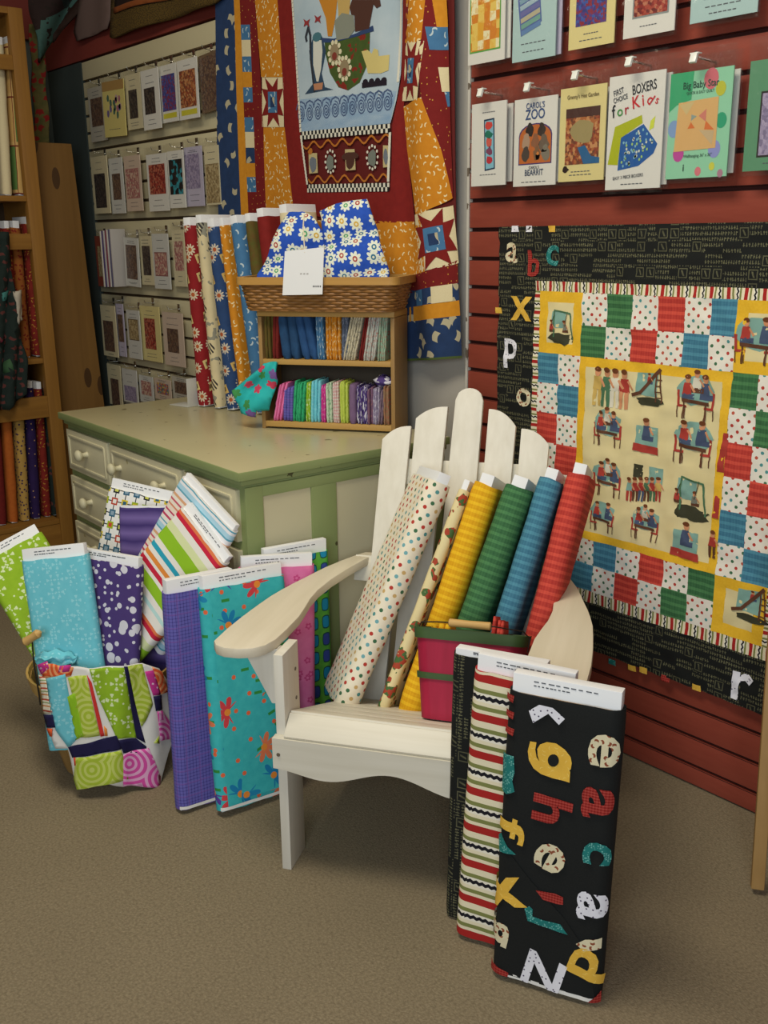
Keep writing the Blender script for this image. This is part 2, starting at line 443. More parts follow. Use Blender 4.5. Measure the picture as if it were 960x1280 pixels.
def f_anim(g, x, y):
    c = g.mix(g.noise(x, y, 25, 3), '#d8c79a', '#c4b48e')
    c = g.mix((g.noise(x, y, 22, 2, 4.0) > 0.58), c, '#8e8a78')
    lx, ly, q, q2, d = g.voro(x, y, 15, 0.9)
    z = ((lx*1.3+ly)*22).sn() > 0.0
    return g.mix((d < 0.3)*(q > 0.35)*z, c, '#33302e')
ANIM = mat('cream_animal_print', f_anim, bump=0.1)
MOSS = mat('moss_green_mottle', lambda g, x, y: g.mix(g.noise(x, y, 50, 3), g.mix(g.noise(x, y, 26), '#2d4a1c', '#5d6a20'), '#6a3a1c'))
CRM = mat('plain_cream_fabric', lambda g, x, y: g.mix(g.noise(x, y, 200), '#d6c69a', '#e0d3ac'))
def f_daisy(g, x, y):
    c = g.mix(g.noise(x, y, 90), '#1d47a6', '#2c58bd')
    m, d, q, q2, a = g.flower(x, y, 27, 0.5, 8, 0.47, 0.42)
    c = g.mix(m, c, '#dfe2cf'); c = g.mix(d < 0.17, c, g.pal(q, ['#d3a83a', '#a8433f', '#49a06a', '#2d6f8e']))
    return g.mix(d < 0.08, c, '#e6dfc0')
DAISY = mat('blue_daisy_print', f_daisy, bump=0.1)
PICT = mat('cream_picture_print', lambda g, x, y: g.mix((g.noise(x, y, 24, 2) > 0.54), '#dfcf9c', g.pal(g.noise(x, y, 60, 1), ['#dfcf9c', '#4a6b3c', '#a8442f', '#6a4a2c'])), bump=0.1)
QCRM = mat('quilt_cream_ground', lambda g, x, y: g.mix(g.noise(x, y, 12, 3), '#d9c78e', '#e3d5a4'), bump=0.15)
QYEL = mat('quilt_yellow', lambda g, x, y: g.mix(g.noise(x, y, 160), '#dda81e', '#edbf35'), bump=0.1)
WHITE_F = mat('white_fabric', '#e2dfd8', bump=0.1); NAVY_F = mat('dark_navy_fabric', '#1b1740', bump=0.1)
def swirl(name, a, b, sc=13, k=34):
    def f(g, x, y):
        lx, ly, q, q2, d = g.voro(x, y, sc, 0.8); return g.mix((d*k).sn() > 0.1, a, b)
    return mat(name, f, bump=0.1)
LSW = swirl('lime_swirl', '#a9bd37', '#c5d06a'); PSW = swirl('pink_swirl', '#d04c9c', '#dfa6c8'); OSW = swirl('orange_swirl', '#dd5a2c', '#f0a06a')
MAGD = fleck('magenta_dot', '#c22b84', '#cf3f92', '#eec6dc', 60, 0.14, 0.14)
REDW = fleck('dark_red_gold_print', '#6a1412', '#8c2a1c', '#b9862f', 55, 0.3, 0.1)
GOLDP = fleck('gold_red_print', '#8a4a1a', '#a8642a', '#7c1d16', 48, 0.3, 0.16)
DPUR = fleck('dark_purple_dot', '#241540', '#301c52', '#c79a6a', 36, 0.09, 0.09, 0.5)
YDOT = fleck('tan_star_print', '#b08a44', '#bd984f', '#3c2a4a', 52, 0.2, 0.2)
DRED = mat('dark_red_cloth', lambda g, x, y: g.mix(g.noise(x, y, 60, 3), '#5d1414', '#7a2018'))
ORGD = mat('burnt_orange_cloth', lambda g, x, y: g.mix(g.noise(x, y, 60, 3), '#a8501a', '#bf6a24'))
DARKP = fleck('dark_floral', '#16211c', '#1e2b26', '#5d2f2a', 30, 0.25, 0.16)
XMAS = fleck('green_red_holly_print', '#3c4a26', '#7a6a3c', '#8a1f1c', 26, 0.3, 0.25, 0.2)
def f_panels(g, x, y):
    t = (y/0.19).fr(); fx = (x/0.055).fr()
    c = g.pal(g.white((x/0.055).fl()+2, (y/0.19).fl()), ['#58783c', '#c09a5a', '#8a4a2a', '#58783c'])
    return g.mix((t < 0.1).mx(fx < 0.14), c, g.mix((t < 0.03).mx(fx < 0.05), '#c9a465', '#6a2218'))
PANELS = mat('framed_panel_print', f_panels)

# ------------------------------------------------------------------ surfaces
def f_wood(a, b, ax, sc=1.0, knots=0.0, dark=None):
    def f(g, x, y, z):
        q = [x, y, z]; lo = q[ax]; o1, o2 = [q[i] for i in range(3) if i != ax]
        n = g.new('ShaderNodeTexNoise'); n.inputs['Scale'].default_value = 1; n.inputs['Detail'].default_value = 4
        g.nt.links.new(g.vec(o1*60*sc, o2*60*sc, lo*3.2*sc).k, n.inputs['Vector'])
        c = g.mix(E(g, n.outputs[0]), a, b)
        if knots:
            lx, ly, k, k2, d = g.voro(lo*0.55, o1+o2, 5.0, 1.0)
            d2 = (lx*lx*0.5+ly*ly).sq(); c = g.mix((d2 < 0.09)*knots, c, dark or '#3a220f')
        return c
    return f
def wood(name, a, b, ax, sc=1.0, rough=0.55, knots=0.0): return mat(name, f_wood(a, b, ax, sc, knots), rough, 0.35, 'Object')
PINEZ = wood('golden_pine_upright', '#7d5321', '#a0722f', 2); PINEY = wood('golden_pine_rail', '#7d5321', '#a0722f', 1)
PLANK = wood('knotty_pine', '#6e4c22', '#8a6430', 2, 0.7, 0.6, 0.8)
LWX = wood('light_wood_rail', '#a9813f', '#c19a58', 0); LWZ = wood('light_wood_side', '#8f6d3c', '#a88450', 2)
GRIP = wood('turned_grip_wood', '#b98f4e', '#d3ad6c', 0)
WPX = wood('whitewash_across', '#cbc3ae', '#e6e0d0', 0, 0.8, 0.5); WPY = wood('whitewash_deep', '#cbc0a6', '#e0d6c0', 1, 0.8, 0.5); WPZ = wood('whitewash_upright', '#cdc6b4', '#e8e3d6', 2, 0.8, 0.5)
def f_chip(base, base2, chip, k=0.70):
    def f(g, x, y, z):
        n = g.new('ShaderNodeTexNoise'); n.inputs['Scale'].default_value = 22; n.inputs['Detail'].default_value = 5
        g.nt.links.new(g.vec(x, y, z).k, n.inputs['Vector']); q = E(g, n.outputs[0])
        n2 = g.new('ShaderNodeTexNoise'); n2.inputs['Scale'].default_value = 3
        g.nt.links.new(g.vec(x, y, z).k, n2.inputs['Vector'])
        return g.mix(q > k, g.mix(E(g, n2.outputs[0]), base, base2), chip)
    return f
DGRN = mat('worn_sage_paint', f_chip('#7f8c57', '#8c9865', '#4a4a2a'), 0.5, 0.4, 'Object')
DTOP = mat('worn_cream_top', f_chip('#ada47c', '#bfb68f', '#756a48', 0.69), 0.28, 0.5, 'Object')
DCRM = mat('cream_panel_paint', f_chip('#c3bb98', '#cec6a6', '#a89c70', 0.72), 0.5, 0.4, 'Object')
def f_carpet(g, x, y, z):
    n1 = g.noise(x, y, 170, 3); n2 = g.noise(x, y, 3, 2); lx, ly, q, q2, d = g.voro(x, y, 150, 1.0)
    c = g.mix(n1, '#6b5f4c', '#a19276'); c = g.mix((d*0.9).mn(1.0)*0.5, c, '#5c513f')
    return g.mix((n2-0.35).mx(0.0)*0.35, c, '#5f5442')
CARPET = mat('loop_pile_carpet', f_carpet, 0.95, 0.1, 'Object', 0.9, 260)
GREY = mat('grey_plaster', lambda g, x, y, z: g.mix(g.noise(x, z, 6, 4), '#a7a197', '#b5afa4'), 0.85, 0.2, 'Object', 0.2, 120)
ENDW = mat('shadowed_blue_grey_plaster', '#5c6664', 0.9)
REDW_ = mat('barn_red_slat', lambda g, x, y, z: g.mix(g.noise(x*3, z*20, 5, 3), '#83392c', '#934636'), 0.42, 0.4, 'Object', 0.06, 60)
REDB = mat('barn_red_band', '#7d352c', 0.7)
GROOVE = mat('slat_groove', '#3a1712', 0.8); CREAMS = mat('cream_slat', '#cbc19c', 0.5, 0.4); GROOVE2 = mat('cream_slat_groove', '#4c3c2a', 0.8)
CARD = mat('white_card', '#e6e6e6', 0.6); CARDB = mat('brown_card', '#8a6f4c', 0.8); INK = mat('printed_ink', '#55585c', 0.7)
STEEL = mat('bright_steel', '#c9c7c0', 0.25, 0.5, metal=1.0); DMET = mat('dark_wire', '#4a4640', 0.4, 0.5, metal=0.8)
def bagmat():
    m = bpy.data.materials.new('clear_bag'); m.use_nodes = True; nt = m.node_tree
    n = nt.nodes.new('ShaderNodeTexNoise'); n.inputs['Scale'].default_value = 28; t = nt.nodes.new('ShaderNodeTexCoord')
    bm = nt.nodes.new('ShaderNodeBump'); bm.inputs['Strength'].default_value = 0.35; bm.inputs['Distance'].default_value = 0.02
    nt.links.new(t.outputs['Object'], n.inputs['Vector']); nt.links.new(n.outputs[0], bm.inputs['Height']); 
    tr = nt.nodes.new('ShaderNodeBsdfTransparent'); gl = nt.nodes.new('ShaderNodeBsdfGlossy'); gl.inputs['Roughness'].default_value = 0.16
    mx = nt.nodes.new('ShaderNodeMixShader')
    nt.links.new(bm.outputs[0], gl.inputs['Normal']); mx.inputs[0].default_value = 0.09
    nt.links.new(tr.outputs[0], mx.inputs[1]); nt.links.new(gl.outputs[0], mx.inputs[2])
    nt.links.new(mx.outputs[0], nt.nodes['Material Output'].inputs['Surface']); nt.nodes.remove(nt.nodes['Principled BSDF'])
    return m
BAG = bagmat()

# ------------------------------------------------------------------ the room
D = 2.107                                   # distance of the long wall
mb = MB(); mb.face([(-5.0, -2.5, 0), (1.8, -2.5, 0), (1.8, 2.3, 0), (-5.0, 2.3, 0)], CARPET); struct(mb.build('floor'))
mb = MB(); mb.box((-1.6, D+.07, 1.5), (6.8, 0.1, 3.0), GREY); struct(mb.build('wall_back', smooth=False))
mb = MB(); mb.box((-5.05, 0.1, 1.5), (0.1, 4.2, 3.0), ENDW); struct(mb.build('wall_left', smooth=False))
# red slat panel: boards with dark grooves
GZ = [onY(588, 251, D).z, onY(586, 101, D).z]; pitch = (GZ[1]-GZ[0])/4
def slats(name, x0, x1, zs, m, gm, th=0.02):
    mb = MB(); mb.box(((x0+x1)/2, D+0.0135, (zs[0]+zs[-1])/2), (x1-x0, 0.012, zs[-1]-zs[0]), gm)
    for a, b in zip(zs[:-1], zs[1:]): mb.box(((x0+x1)/2, D+0.003, (a+b)/2), (x1-x0, 0.013, b-a-0.009), m)
    return struct(mb.build(name, bevel=0.0015))
zs = [0.0]; z = GZ[0]-pitch*int(GZ[0]/pitch)
if z < 0.03: z += pitch
while z < 2.75: zs.append(z); z += pitch
XR = onY(588, 280, D).x
slats('trim_1', XR, 1.8, zs, REDW_, GROOVE)
mb = MB(); mb.box((XR-0.004, D+.004, 1.35), (0.008, 0.022, 2.7), mat('chipped_white_edge', f_chip('#b9b4a8', '#c9c4b8', '#6a5f52', 0.6), 0.7, 0.2, 'Object')); struct(mb.build('trim_4', smooth=False))
# cream slat panel for the packets
ROWZ = [onY(u, v, D).z for u, v in ((190, 78), (194, 175), (170, 274.5), (180, 370), (185, 460))]
LX0, LX1 = onY(108, 140, D).x, -2.45
zz = [ROWZ[0]+0.085, ROWZ[0]]
for a, b in zip(ROWZ[:-1], ROWZ[1:]): zz += [a+(b-a)*k/4 for k in (1, 2, 3, 4)]
zz += [ROWZ[-1]-0.08*k for k in (1, 2)]
slats('trim_2', LX0, LX1, sorted(zz), CREAMS, GROOVE2)
mb = MB(); mb.box(((-5+LX1)/2, D+0.005, (zz[0]+2.46)/2+0.003), (LX1+5, 0.03, 2.46-zz[0]), REDB); struct(mb.build('trim_3', smooth=False))
mb = MB(); mb.box(((-5+LX0)/2-.004, D+.006, zz[0]/2), (LX0+5-.008, .024, zz[0]-.004), mat('shaded_teal_wall', '#39423f', .9)); struct(mb.build('trim_6', smooth=False))  # added panel beside the plank; the corner's shade is put into its colour
mb = MB(); mb.box((-4.985, 0.0, 2.55), (0.03, 4.2, 0.5), REDB); struct(mb.build('trim_5', smooth=False))

# ------------------------------------------------------------------ white garden chair
CA = radians(34); CO = V((-1.688, 1.09, 0)); CX = V((cos(CA), sin(CA), 0)); CY = V((-sin(CA), cos(CA), 0))
def cw(x, y, z): return CO + CX*x + CY*y + V((0, 0, z))
chair = thing('adirondack_chair', 'white-washed wooden slatted garden chair standing on the carpet, full of fabric bolts', 'chair', CO, CA)
for x0 in (0.0, 0.513):
    mb = MB(); mb.box((x0+.011, .046, .2655), (.022, .092, .531), WPZ); lg = mb.build('leg', chair, bevel=.002)
    for zz_ in (.40, .47):
        mb = MB(); mb.lathe([(0, 0), (.0045, 0), (.0045, .0012), (0, .0012)], (0, 0, 0), flat('#6a5f50', .5), 8, 'x')
        o = mb.build('screw', lg, loc=(0, 0, 0)); o.location = (x0+.022 if x0 < .2 else x0-.0012, .07, zz_)
# wavy apron
n = 40; W0 = .535
def apz(t): return .272 + .012*cos(t*4*pi) - .010*cos(2*pi*t) - .004
mb = MB()
top = [(-.002+ (W0+.004)*i/n, .343) for i in range(n+1)]; bot = [(-.002+(W0+.004)*i/n, apz(i/n)) for i in range(n, -1, -1)]
mb.prism(top+bot, -.022, -.0005, WPX, lambda x, y, h: (x, h, y)); mb.build('apron', chair, merge='fix')
for x in (.012, .523):
    mb = MB(); mb.lathe([(0, 0), (.0045, 0), (.0045, -.0012), (0, -.0012)], (x, -.0225, .305), flat('#6a5f50', .5), 8, 'y'); mb.build('screw', chair)
# seat slats
def slat(x0, x1, y0, z0, y1, z1, th, name='seat_slat'):
    d = V((0, y1-y0, z1-z0)); L = d.length; a = atan2(d.z, d.y)
    mb = MB(); mb.box(((x0+x1)/2, (y0+y1)/2 + sin(a)*th/2, (z0+z1)/2 - cos(a)*th/2), (x1-x0, L, th), WPX, Matrix.Rotation(a, 3, 'X'))
    return mb.build(name, chair, bevel=.003)
slat(.0235, .5115, -.020, .349, .024, .386, .02)
sz_ = lambda y: .3885-.40*(y-.03)
for k in range(6):
    y0, y1 = .030+.0745*k, .030+.0745*k+.068; z0, z1 = sz_(y0), sz_(y1)
    slat(.024, .511, y0, z0, y1, z1, .018)
# side rails running from the front legs down to the floor behind
for x0 in (.0235, .4895):
    mb = MB(); mb.prism([(0, .345), (.03, .364), (.47, .188), (.74, .08), (.78, 0), (.68, 0), (.42, .10), (0, .262)], x0, x0+.0215, WPY, lambda x, y, h: (h, x, y)); mb.build('side_rail', chair, merge='fix')
# back slats, fanned
BN = V((0, 1, -.36)).normalized(); BT = V((0, .36, 1)).normalized()
def bk(x, h, d): p = V((x, .5, .25)) + BT*h + BN*d; return p
HL = 1/BT.z
for (b0, b1), (t0, t1), zl, zr, sh in (((.034, .104), (.041, .119), .868, .901, 'l'), ((.122, .196), (.130, .216), .925, .954, 'l'), ((.216, .306), (.235, .310), .972, .972, 'c'), ((.322, .392), (.327, .402), .952, .915, 'r'), ((.412, .482), (.417, .492), .906, .872, 'r')):
    hl, hr = (zl-.25)*HL, (zr-.25)*HL; hb = -.055; P = [(b0, hb), (b1, hb)]; W = t1-t0; K = 10
    for i in range(K+1):
        q = i/K; xx = t1 - W*q
        if sh == 'c': h = hl-.0 + .033*sqrt(max(0, 1-(2*q-1)**2))*1.0
        elif sh == 'l': qq = q; h = hr - (hr-hl+.004)*(qq**2.4)
        else: qq = 1-q; h = hl - (hl-hr+.004)*(qq**2.4)
        P.append((xx, h))
    mb = MB(); mb.prism(P, 0, .018, WPZ, lambda x, y, h: bk(x, y, h)); mb.build('back_slat', chair, bevel=.002, merge='fix')
for h, z_, x0, x1 in ((.57, 0, .06, .475), (.30, 0, -.012, .548)):
    mb = MB(); c = bk((x0+x1)/2, h, .0295); mb.box(c, (x1-x0, .021, .07), WPX, Matrix.Rotation(-atan2(.36, 1), 3, 'X')); mb.build('back_rail', chair, bevel=.002)
mb = MB(); c = bk(.2675, -.02, .029); mb.box(c, (.44, .02, .06), WPX, Matrix.Rotation(-atan2(.36, 1), 3, 'X')); mb.build('back_rail', chair, bevel=.002)
# arms: paddles that narrow to the back
ARM = [(-.132, -.012), (-.134, .06), (-.131, .14), (-.125, .22), (-.119, .28), (-.110, .33), (-.100, .375), (-.088, .42), (-.078, .46), (-.062, .52), (-.040, .58), (-.012, .645), (.004, .672), (.026, .672), (.030, .64), (.018, .60), (.0, .52), (-.015, .43), (-.021, .35), (-.018, .285), (-.010, .23), (-.003, .17), (-.002, .09), (-.004, .03), (-.014, -.008), (-.034, -.030), (-.062, -.041), (-.095, -.042), (-.118, -.032)]
for mir in (0, 1):
    P = [(x, y) for x, y in ARM]
    if mir: P = [(.535-x, y) for x, y in reversed(P)]
    mb = MB(); mb.prism(P, .5315, .555, WPY); mb.build('armrest', chair, bevel=.004, merge='fix')
    mb = MB(); T = [(-.0005, .531), (-.088, .531), (-.02, .40), (-.0005, .40)]
    if mir: T = [(.535-x, y) for x, y in reversed(T)]
    mb.prism(T, .03, .052, WPZ, lambda x, y, h: (x, h, y)); mb.build('arm_bracket', chair, merge='fix')

# ------------------------------------------------------------------ sage dresser
dl = onZ(72, 515, .82); dn = onZ(298, 592, .82); da = atan2(dn.y-dl.y, dn.x-dl.x); DW = (dn-dl).length
dr = thing('dresser', 'worn sage green dresser with cream drawers and a chipped cream top', 'dresser', (dl.x, dl.y, 0), da)
DD = .72
mb = MB(); mb.box((DW/2, DD/2, .8085), (DW, DD, .0215), DGRN); mb.box((DW/2, DD/2-.0, .8195), (DW-.004, DD-.004, .0012), DTOP)
mb.build('top', dr, bevel=.003)
mb = MB(); mb.box((DW/2, DD/2+.006, .789), (DW-.024, DD-.014, .017), DGRN); mb.build('moulding', dr, bevel=.004)
def dloc(p): q = V(p)-V((dl.x, dl.y, 0)); return V((q.x*cos(da)+q.y*sin(da), -q.x*sin(da)+q.y*cos(da), q.z))
mb = MB(); mb.box((DW/2, DD/2+.01, .41), (DW-.035, DD-.03, .74), DGRN); mb.build('carcass', dr, bevel=.002)
mb = MB(); mb.box((DW/2, DD/2+.014, .02), (DW-.06, DD-.05, .04), DGRN); mb.build('plinth', dr)
cols = [(.035, .375), (.395, .885), (.905, 1.19)]; YF = .025
for r_ in range(4):
    z1 = .765-.165*r_; z0 = z1-.14
    for ci, (a, b) in enumerate(cols):
        mb = MB(); mb.box(((a+b)/2, YF-.006, (z0+z1)/2), (b-a, .016, z1-z0), DCRM)
        for t in ((a+.022, b-.022, z1-.02), (a+.022, b-.022, z0+.02)): mb.box(((t[0]+t[1])/2, YF-.015, t[2]), (t[1]-t[0], .006, .008), DCRM)
        for xx in (a+.022, b-.022): mb.box((xx, YF-.015, (z0+z1)/2), (.008, .006, z1-z0-.04), DCRM)
        dw = mb.build('drawer', dr, bevel=.0015)
        ks = [.097] if ci == 0 else ([.34*.0+.462, .765] if ci == 1 else [(a+b)/2])
        if ci == 0: ks = [(a+b)/2-.0]
        if ci == 1: ks = [a+.075, b-.11]
        for kx in ks:
            mb = MB(); mb.lathe([(0, -.042), (.012, -.041), (.019, -.035), (.020, -.029), (.014, -.022), (.008, -.017), (.009, -.004), (.011, 0)], (kx, YF-.014, (z0+z1)/2+.005), DCRM, 16, 'y'); mb.build('knob', dw, angle=80)
# end panels
XE = DW-.0175
for y0, y1 in ((.075, .228), (.31, .58)):
    mb = MB(); mb.box((XE+.0005, (y0+y1)/2, .43), (.003, y1-y0, .63), DCRM); mb.build('end_panel', dr)
for y0, y1, z0, z1 in ((.022, .075, .045, .775), (.228, .31, .045, .745), (.58, .70, .045, .775), (.075, .58, .745, .775), (.075, .58, .045, .115)):
    mb = MB(); mb.box((XE+.004, (y0+y1)/2, (z0+z1)/2), (.008, y1-y0, z1-z0), DGRN); mb.build('end_rail' if z1-z0 < .2 else 'end_stile', dr, bevel=.001)

# ------------------------------------------------------------------ fabric bolts
def section(w, t, nf=8, nc=6):
    r = min(t*0.48, w*.3); P = []
    for i in range(nf+1): P.append((-w/2+r + (w-2*r)*i/nf, -t/2))
    def arc(cx, cy, a0): return [(cx+r*cos(a0+pi/2*k/nc), cy+r*sin(a0+pi/2*k/nc)) for k in range(1, nc+1)]
    P += arc(w/2-r, -t/2+r, -pi/2)
    if t/2-r > .001: P.append((w/2, t/2-r))
    P += arc(w/2-r, t/2-r, 0)
    for i in range(1, nf+1): P.append((w/2-r - (w-2*r)*i/nf, t/2))
    P += arc(-w/2+r, t/2-r, pi/2)
    P += arc(-w/2+r, -t/2+r, pi)[:-1]
    return P
def bolt(label, org, X, Z, w, t, L, fab, ext=.032, decor=None, group=None, lines=2, seed=0, flap=None, name='fabric_bolt', uvs=(0, 0), bw=None, core_t=.5, ragged=True):
    """org: centre of the foot; X: along the width; Z: along the length. Front is -Y."""
    Z = V(Z).normalized(); X = (V(X)-Z*V(X).dot(Z)).normalized(); Y = Z.cross(X)
    b = thing(name, label, 'fabric bolt', org, group=group, basis=(X, Y, Z))
    Sx = section(w, t); arc_ = [0]
    for i in range(len(Sx)): p, q = Sx[i], Sx[(i+1) % len(Sx)]; arc_.append(arc_[-1]+hypot(p[0]-q[0], p[1]-q[1]))
    N = len(Sx); nz = 26
    def disp(x, z): return .0022*noise.noise((x*16+seed*5, z*9, seed*3.1)) + .0012*noise.noise((x*50, z*30+seed, 5))
    def fn(i, j):
        k = int(round(i*N)) % N; x, y = Sx[k]; z = j*L; d = disp(x, z); s = 1.0
        if j < .02 or j > .98: s = .94
        l = hypot(x, y*w/t) or 1
        e = .004*noise.noise((x*25+seed, y*25, 3 if j > .5 else 7)) if (ragged and (j < .01 or j > .99)) else 0
        return (x*(1 - (1-s)*.15) , y*s + (d if y > 0 else -d), z+e)
    mb = MB(); b0 = len(mb.v)
    mb.grid(fn, N, nz, fab, wrap=True)
    for fi in range(len(mb.f)):
        j, i = divmod(fi, N)
        mb.uv[fi] = [(arc_[i]+uvs[0], j*L/nz+uvs[1]), (arc_[i+1]+uvs[0], j*L/nz+uvs[1]), (arc_[i+1]+uvs[0], (j+1)*L/nz+uvs[1]), (arc_[i]+uvs[0], (j+1)*L/nz+uvs[1])]
    # rolled cloth ends with the layers turned in
    for j, zz_ in ((0, .004), (1, L-.004)):
        rim = [V(fn(i/N, j)) for i in range(N)]; inn = [V((p.x*.93, p.y*.62, zz_)) for p in rim]
        for i in range(N): mb.face([rim[i], rim[(i+1) % N], inn[(i+1) % N], inn[i]] if j else [rim[(i+1) % N], rim[i], inn[i], inn[(i+1) % N]], fab, [(0, 0), (.01, 0), (.01, .01), (0, .01)])
        mb.face(inn if j else inn[::-1], CARDB, [(0, 0)]*N)
    rc = min(t*0.48, w*.3); lim = w/2-rc
    def Sf(x, z, o=.0040):
        z = max(.003, min(L-.003, z)); d = disp(x, z)
        if abs(x) <= lim: return V((x, -t/2-o-d, z))
        sg = 1 if x > 0 else -1; a = min((abs(x)-lim)/rc, 2.6); rr_ = rc+o+max(d, 0)
        return V((sg*(lim+rr_*sin(a)), -t/2+rc-rr_*cos(a), z))
    B3 = Matrix((X, Y, Z))
    def pxl(u, v):
        r = B3 @ ray(u, v); e_ = B3 @ (EYE-V(org)); k = (-t/2-.003-e_.y)/r.y; p = e_+r*k; return (p.x, p.z)
    if flap:
        fl_ = flap(pxl) if callable(flap) else flap
        mb.tess(fl_, lambda x, z: Sf(x, z, .0026), fab, .03, lambda x, z: (x*.94+z*.34+.3, z*.94-x*.34+.1))
    if decor: mb.defl = .012; decor(mb, Sf, w, L, pxl)
    fo = mb.build('fabric', b, angle=60)
    cw_, ct = (bw or w*.93), t*core_t
    mb = MB(); mb.box((0, 0, (L+ext)/2-.002), (cw_, ct, L+ext+.004), CARD)
    yb = -ct/2-.0006
    for k in range(lines):
        zz_ = L+ext*(.68-.24*k); ln = cw_*(.62 if k == 0 else .34); x0 = -cw_*.3
        for s_ in range(9):
            a = x0+ln*s_/9; rect(mb, lambda x, z: V((x, yb, z)), a, zz_-.0011, a+ln/9*R.uniform(.55, .92), zz_+.0011, INK)
    mb.build('cardboard_core', b, bevel=.0015)
    return b
def floor_bolt(label, FL, ang, w, t, L, lean, fab, **k):
    """FL: front left foot on the carpet; lean: how far the top shifts (dx, dy)"""
    X = V((cos(ang), sin(ang), 0)); Y = V((-sin(ang), cos(ang), 0)); Z = V((lean[0], lean[1], L)).normalized()
    Xo = (X-Z*X.dot(Z)).normalized(); lift = .004 + max(0, -(-Xo.z)*w/2)*0 + abs(Xo.z)*w/2 + abs(Z.cross(Xo).z)*t/2
    org = V(FL) + X*w/2 + Y*t/2 + V((0, 0, lift))
    return bolt(label, org, X, Z, w, t, L, fab, **k)
# -- three black and striped bolts in front
YLM, RDM, TLM, WHM, PRM = (fleck('yellow_letter', '#d9a838', '#e0b448', '#e9c766', 90, .3, .05), gingham('red_letter_check', '#b0443a', '#82140f', .0055, 1.2), ringdots('teal_letter', '#1c6a66', '#1f7a74', '#7fc0b6', 75), fleck('white_letter', '#dcdae0', '#e6e4ea', '#50465c', 90, .13, .13, .3), fleck('printed_letter', '#d3c7a2', '#dacfae', '#8a4a30', 75, .3, .16))
def letters(mb, Sf, w, L, st):
    q = lambda s, u, v, size, m, rot=-pi/2, sx=1.0: text(mb, Sf, s, *st(u, v), size, m, rot, sx, .045)
    poly = lambda pts, m: mb.tess([st(*p) for p in pts], Sf, m)
    A = lambda x, y: (605+x*.1875, 860+y*.1875); B = lambda x, y: (600+x*.1875, 1050+y*.1875)
    poly([A(*p) for p in ((300, 150), (370, 110), (460, 130), (540, 205), (500, 245), (430, 170), (328, 232))], WHM)
    poly([A(*p) for p in ((308, 355), (350, 362), (342, 410), (350, 460), (370, 490), (358, 450), (356, 405), (375, 375), (420, 360), (480, 370), (540, 410), (578, 460), (586, 500), (580, 540), (570, 548), (576, 556), (572, 628), (460, 600), (380, 575), (330, 535), (300, 480), (292, 420))], YLM)
    mb.tess([st(*A(463+38*cos(i*.45), 482+42*sin(i*.45))) for i in range(14)], lambda x, z: Sf(x, z, .0046), BLACK)
    q('e', *A(828, 425), .105, PRM, -pi/2, 1.3)
    poly([A(*p) for p in ((108, 440), (200, 455), (205, 560), (190, 620), (205, 690), (150, 712), (100, 690))], TLM)
    q('h', *A(440, 815), .100, RDM, -pi/2-.06, 1.25); q('a', *A(785, 775), .108, RDM, -pi/2, 1.25); q('f', *A(170, 930), .075, YLM, -pi/2-.1, 1.9)
    for y0 in (40, 150, 260): poly([A(132, y0), A(205, y0+15), A(195, y0+62), A(122, y0+40)], RDM)
    poly([A(75, 1000), A(110, 975), A(160, 1060), A(215, 1110), A(100, 1100)], TLM)
    q('e', *B(495, 135), .108, PRM, -pi*.62, 1.15); q('c', *B(805, 100), .098, TLM, -pi/2, 1.1); q('x', *B(140, 320), .12, YLM, .3, 1.2)
    poly([B(*p) for p in ((372, 335), (500, 355), (555, 380), (555, 430), (510, 425), (420, 398))], RDM)
    q('a', *B(775, 455), .108, WHM, -pi/2, 1.2)
    poly([B(*p) for p in ((298, 455), (330, 440), (352, 460), (350, 505), (420, 530), (535, 560), (585, 630), (520, 610), (320, 535))], TLM)
    q('g', *B(140, 625), .09, PRM, -pi*.55, 1.25); q('N', *B(418, 900), .104, WHM, -.22, 1.05)
    q('d', *B(712, 835), .100, YLM, -pi/2-.25, 1.35); poly([B(*p) for p in ((640, 690), (700, 665), (805, 665), (800, 735), (690, 740))], PRM)
    poly([B(48, 810), B(190, 885), B(180, 930), B(120, 930), B(44, 880)], RDM); poly([B(725, 1075), B(800, 1030), B(796, 1110), B(705, 1135)], RDM)
def fb(*a, **k): return floor_bolt(*a, **k)
GF = 'fabric bolts stood in front of the chair'
bk_ = onZ(612, 1220, 0); a1 = radians(25)
def white_hem(mb, Sf, w, L, st):
    for k in range(12): mb.tess([(-w*.49+w*.98*k/12, .003), (-w*.49+w*.98*(k+1)/12, .003), (-w*.49+w*.98*(k+1)/12, .011), (-w*.49+w*.98*k/12, .011)], lambda x, z: Sf(x, z, .0025), WHITE_F)
def letters_hem(*a): letters(*a); white_hem(*a)
fb('black fabric bolt printed with big coloured letters, frontmost of the three before the chair', bk_, a1, .214, .052, .585, (-.010, .040), BLACK, decor=letters_hem, group=GF, seed=1, flap=lambda P: [P(622, 1048), P(665, 1103), P(705, 1148), P(735, 1192), P(742, 1250), P(618, 1214)])
s2 = onZ(568, 1168, 0) - CY*.012
fb('red, green and cream striped fabric bolt between the two black bolts', s2, a1, .205, .044, .582, (.010, .034), STRIPE, group=GF, seed=2, ext=.030)
n2_ = onZ(560, 1132, 0) - CY*.040
fb('black number print fabric bolt right against the chair front, hindmost of the three', n2_, a1, .20, .036, .592, (-.004, .020), NUMV, group=GF, seed=3, ext=.012, core_t=.66)
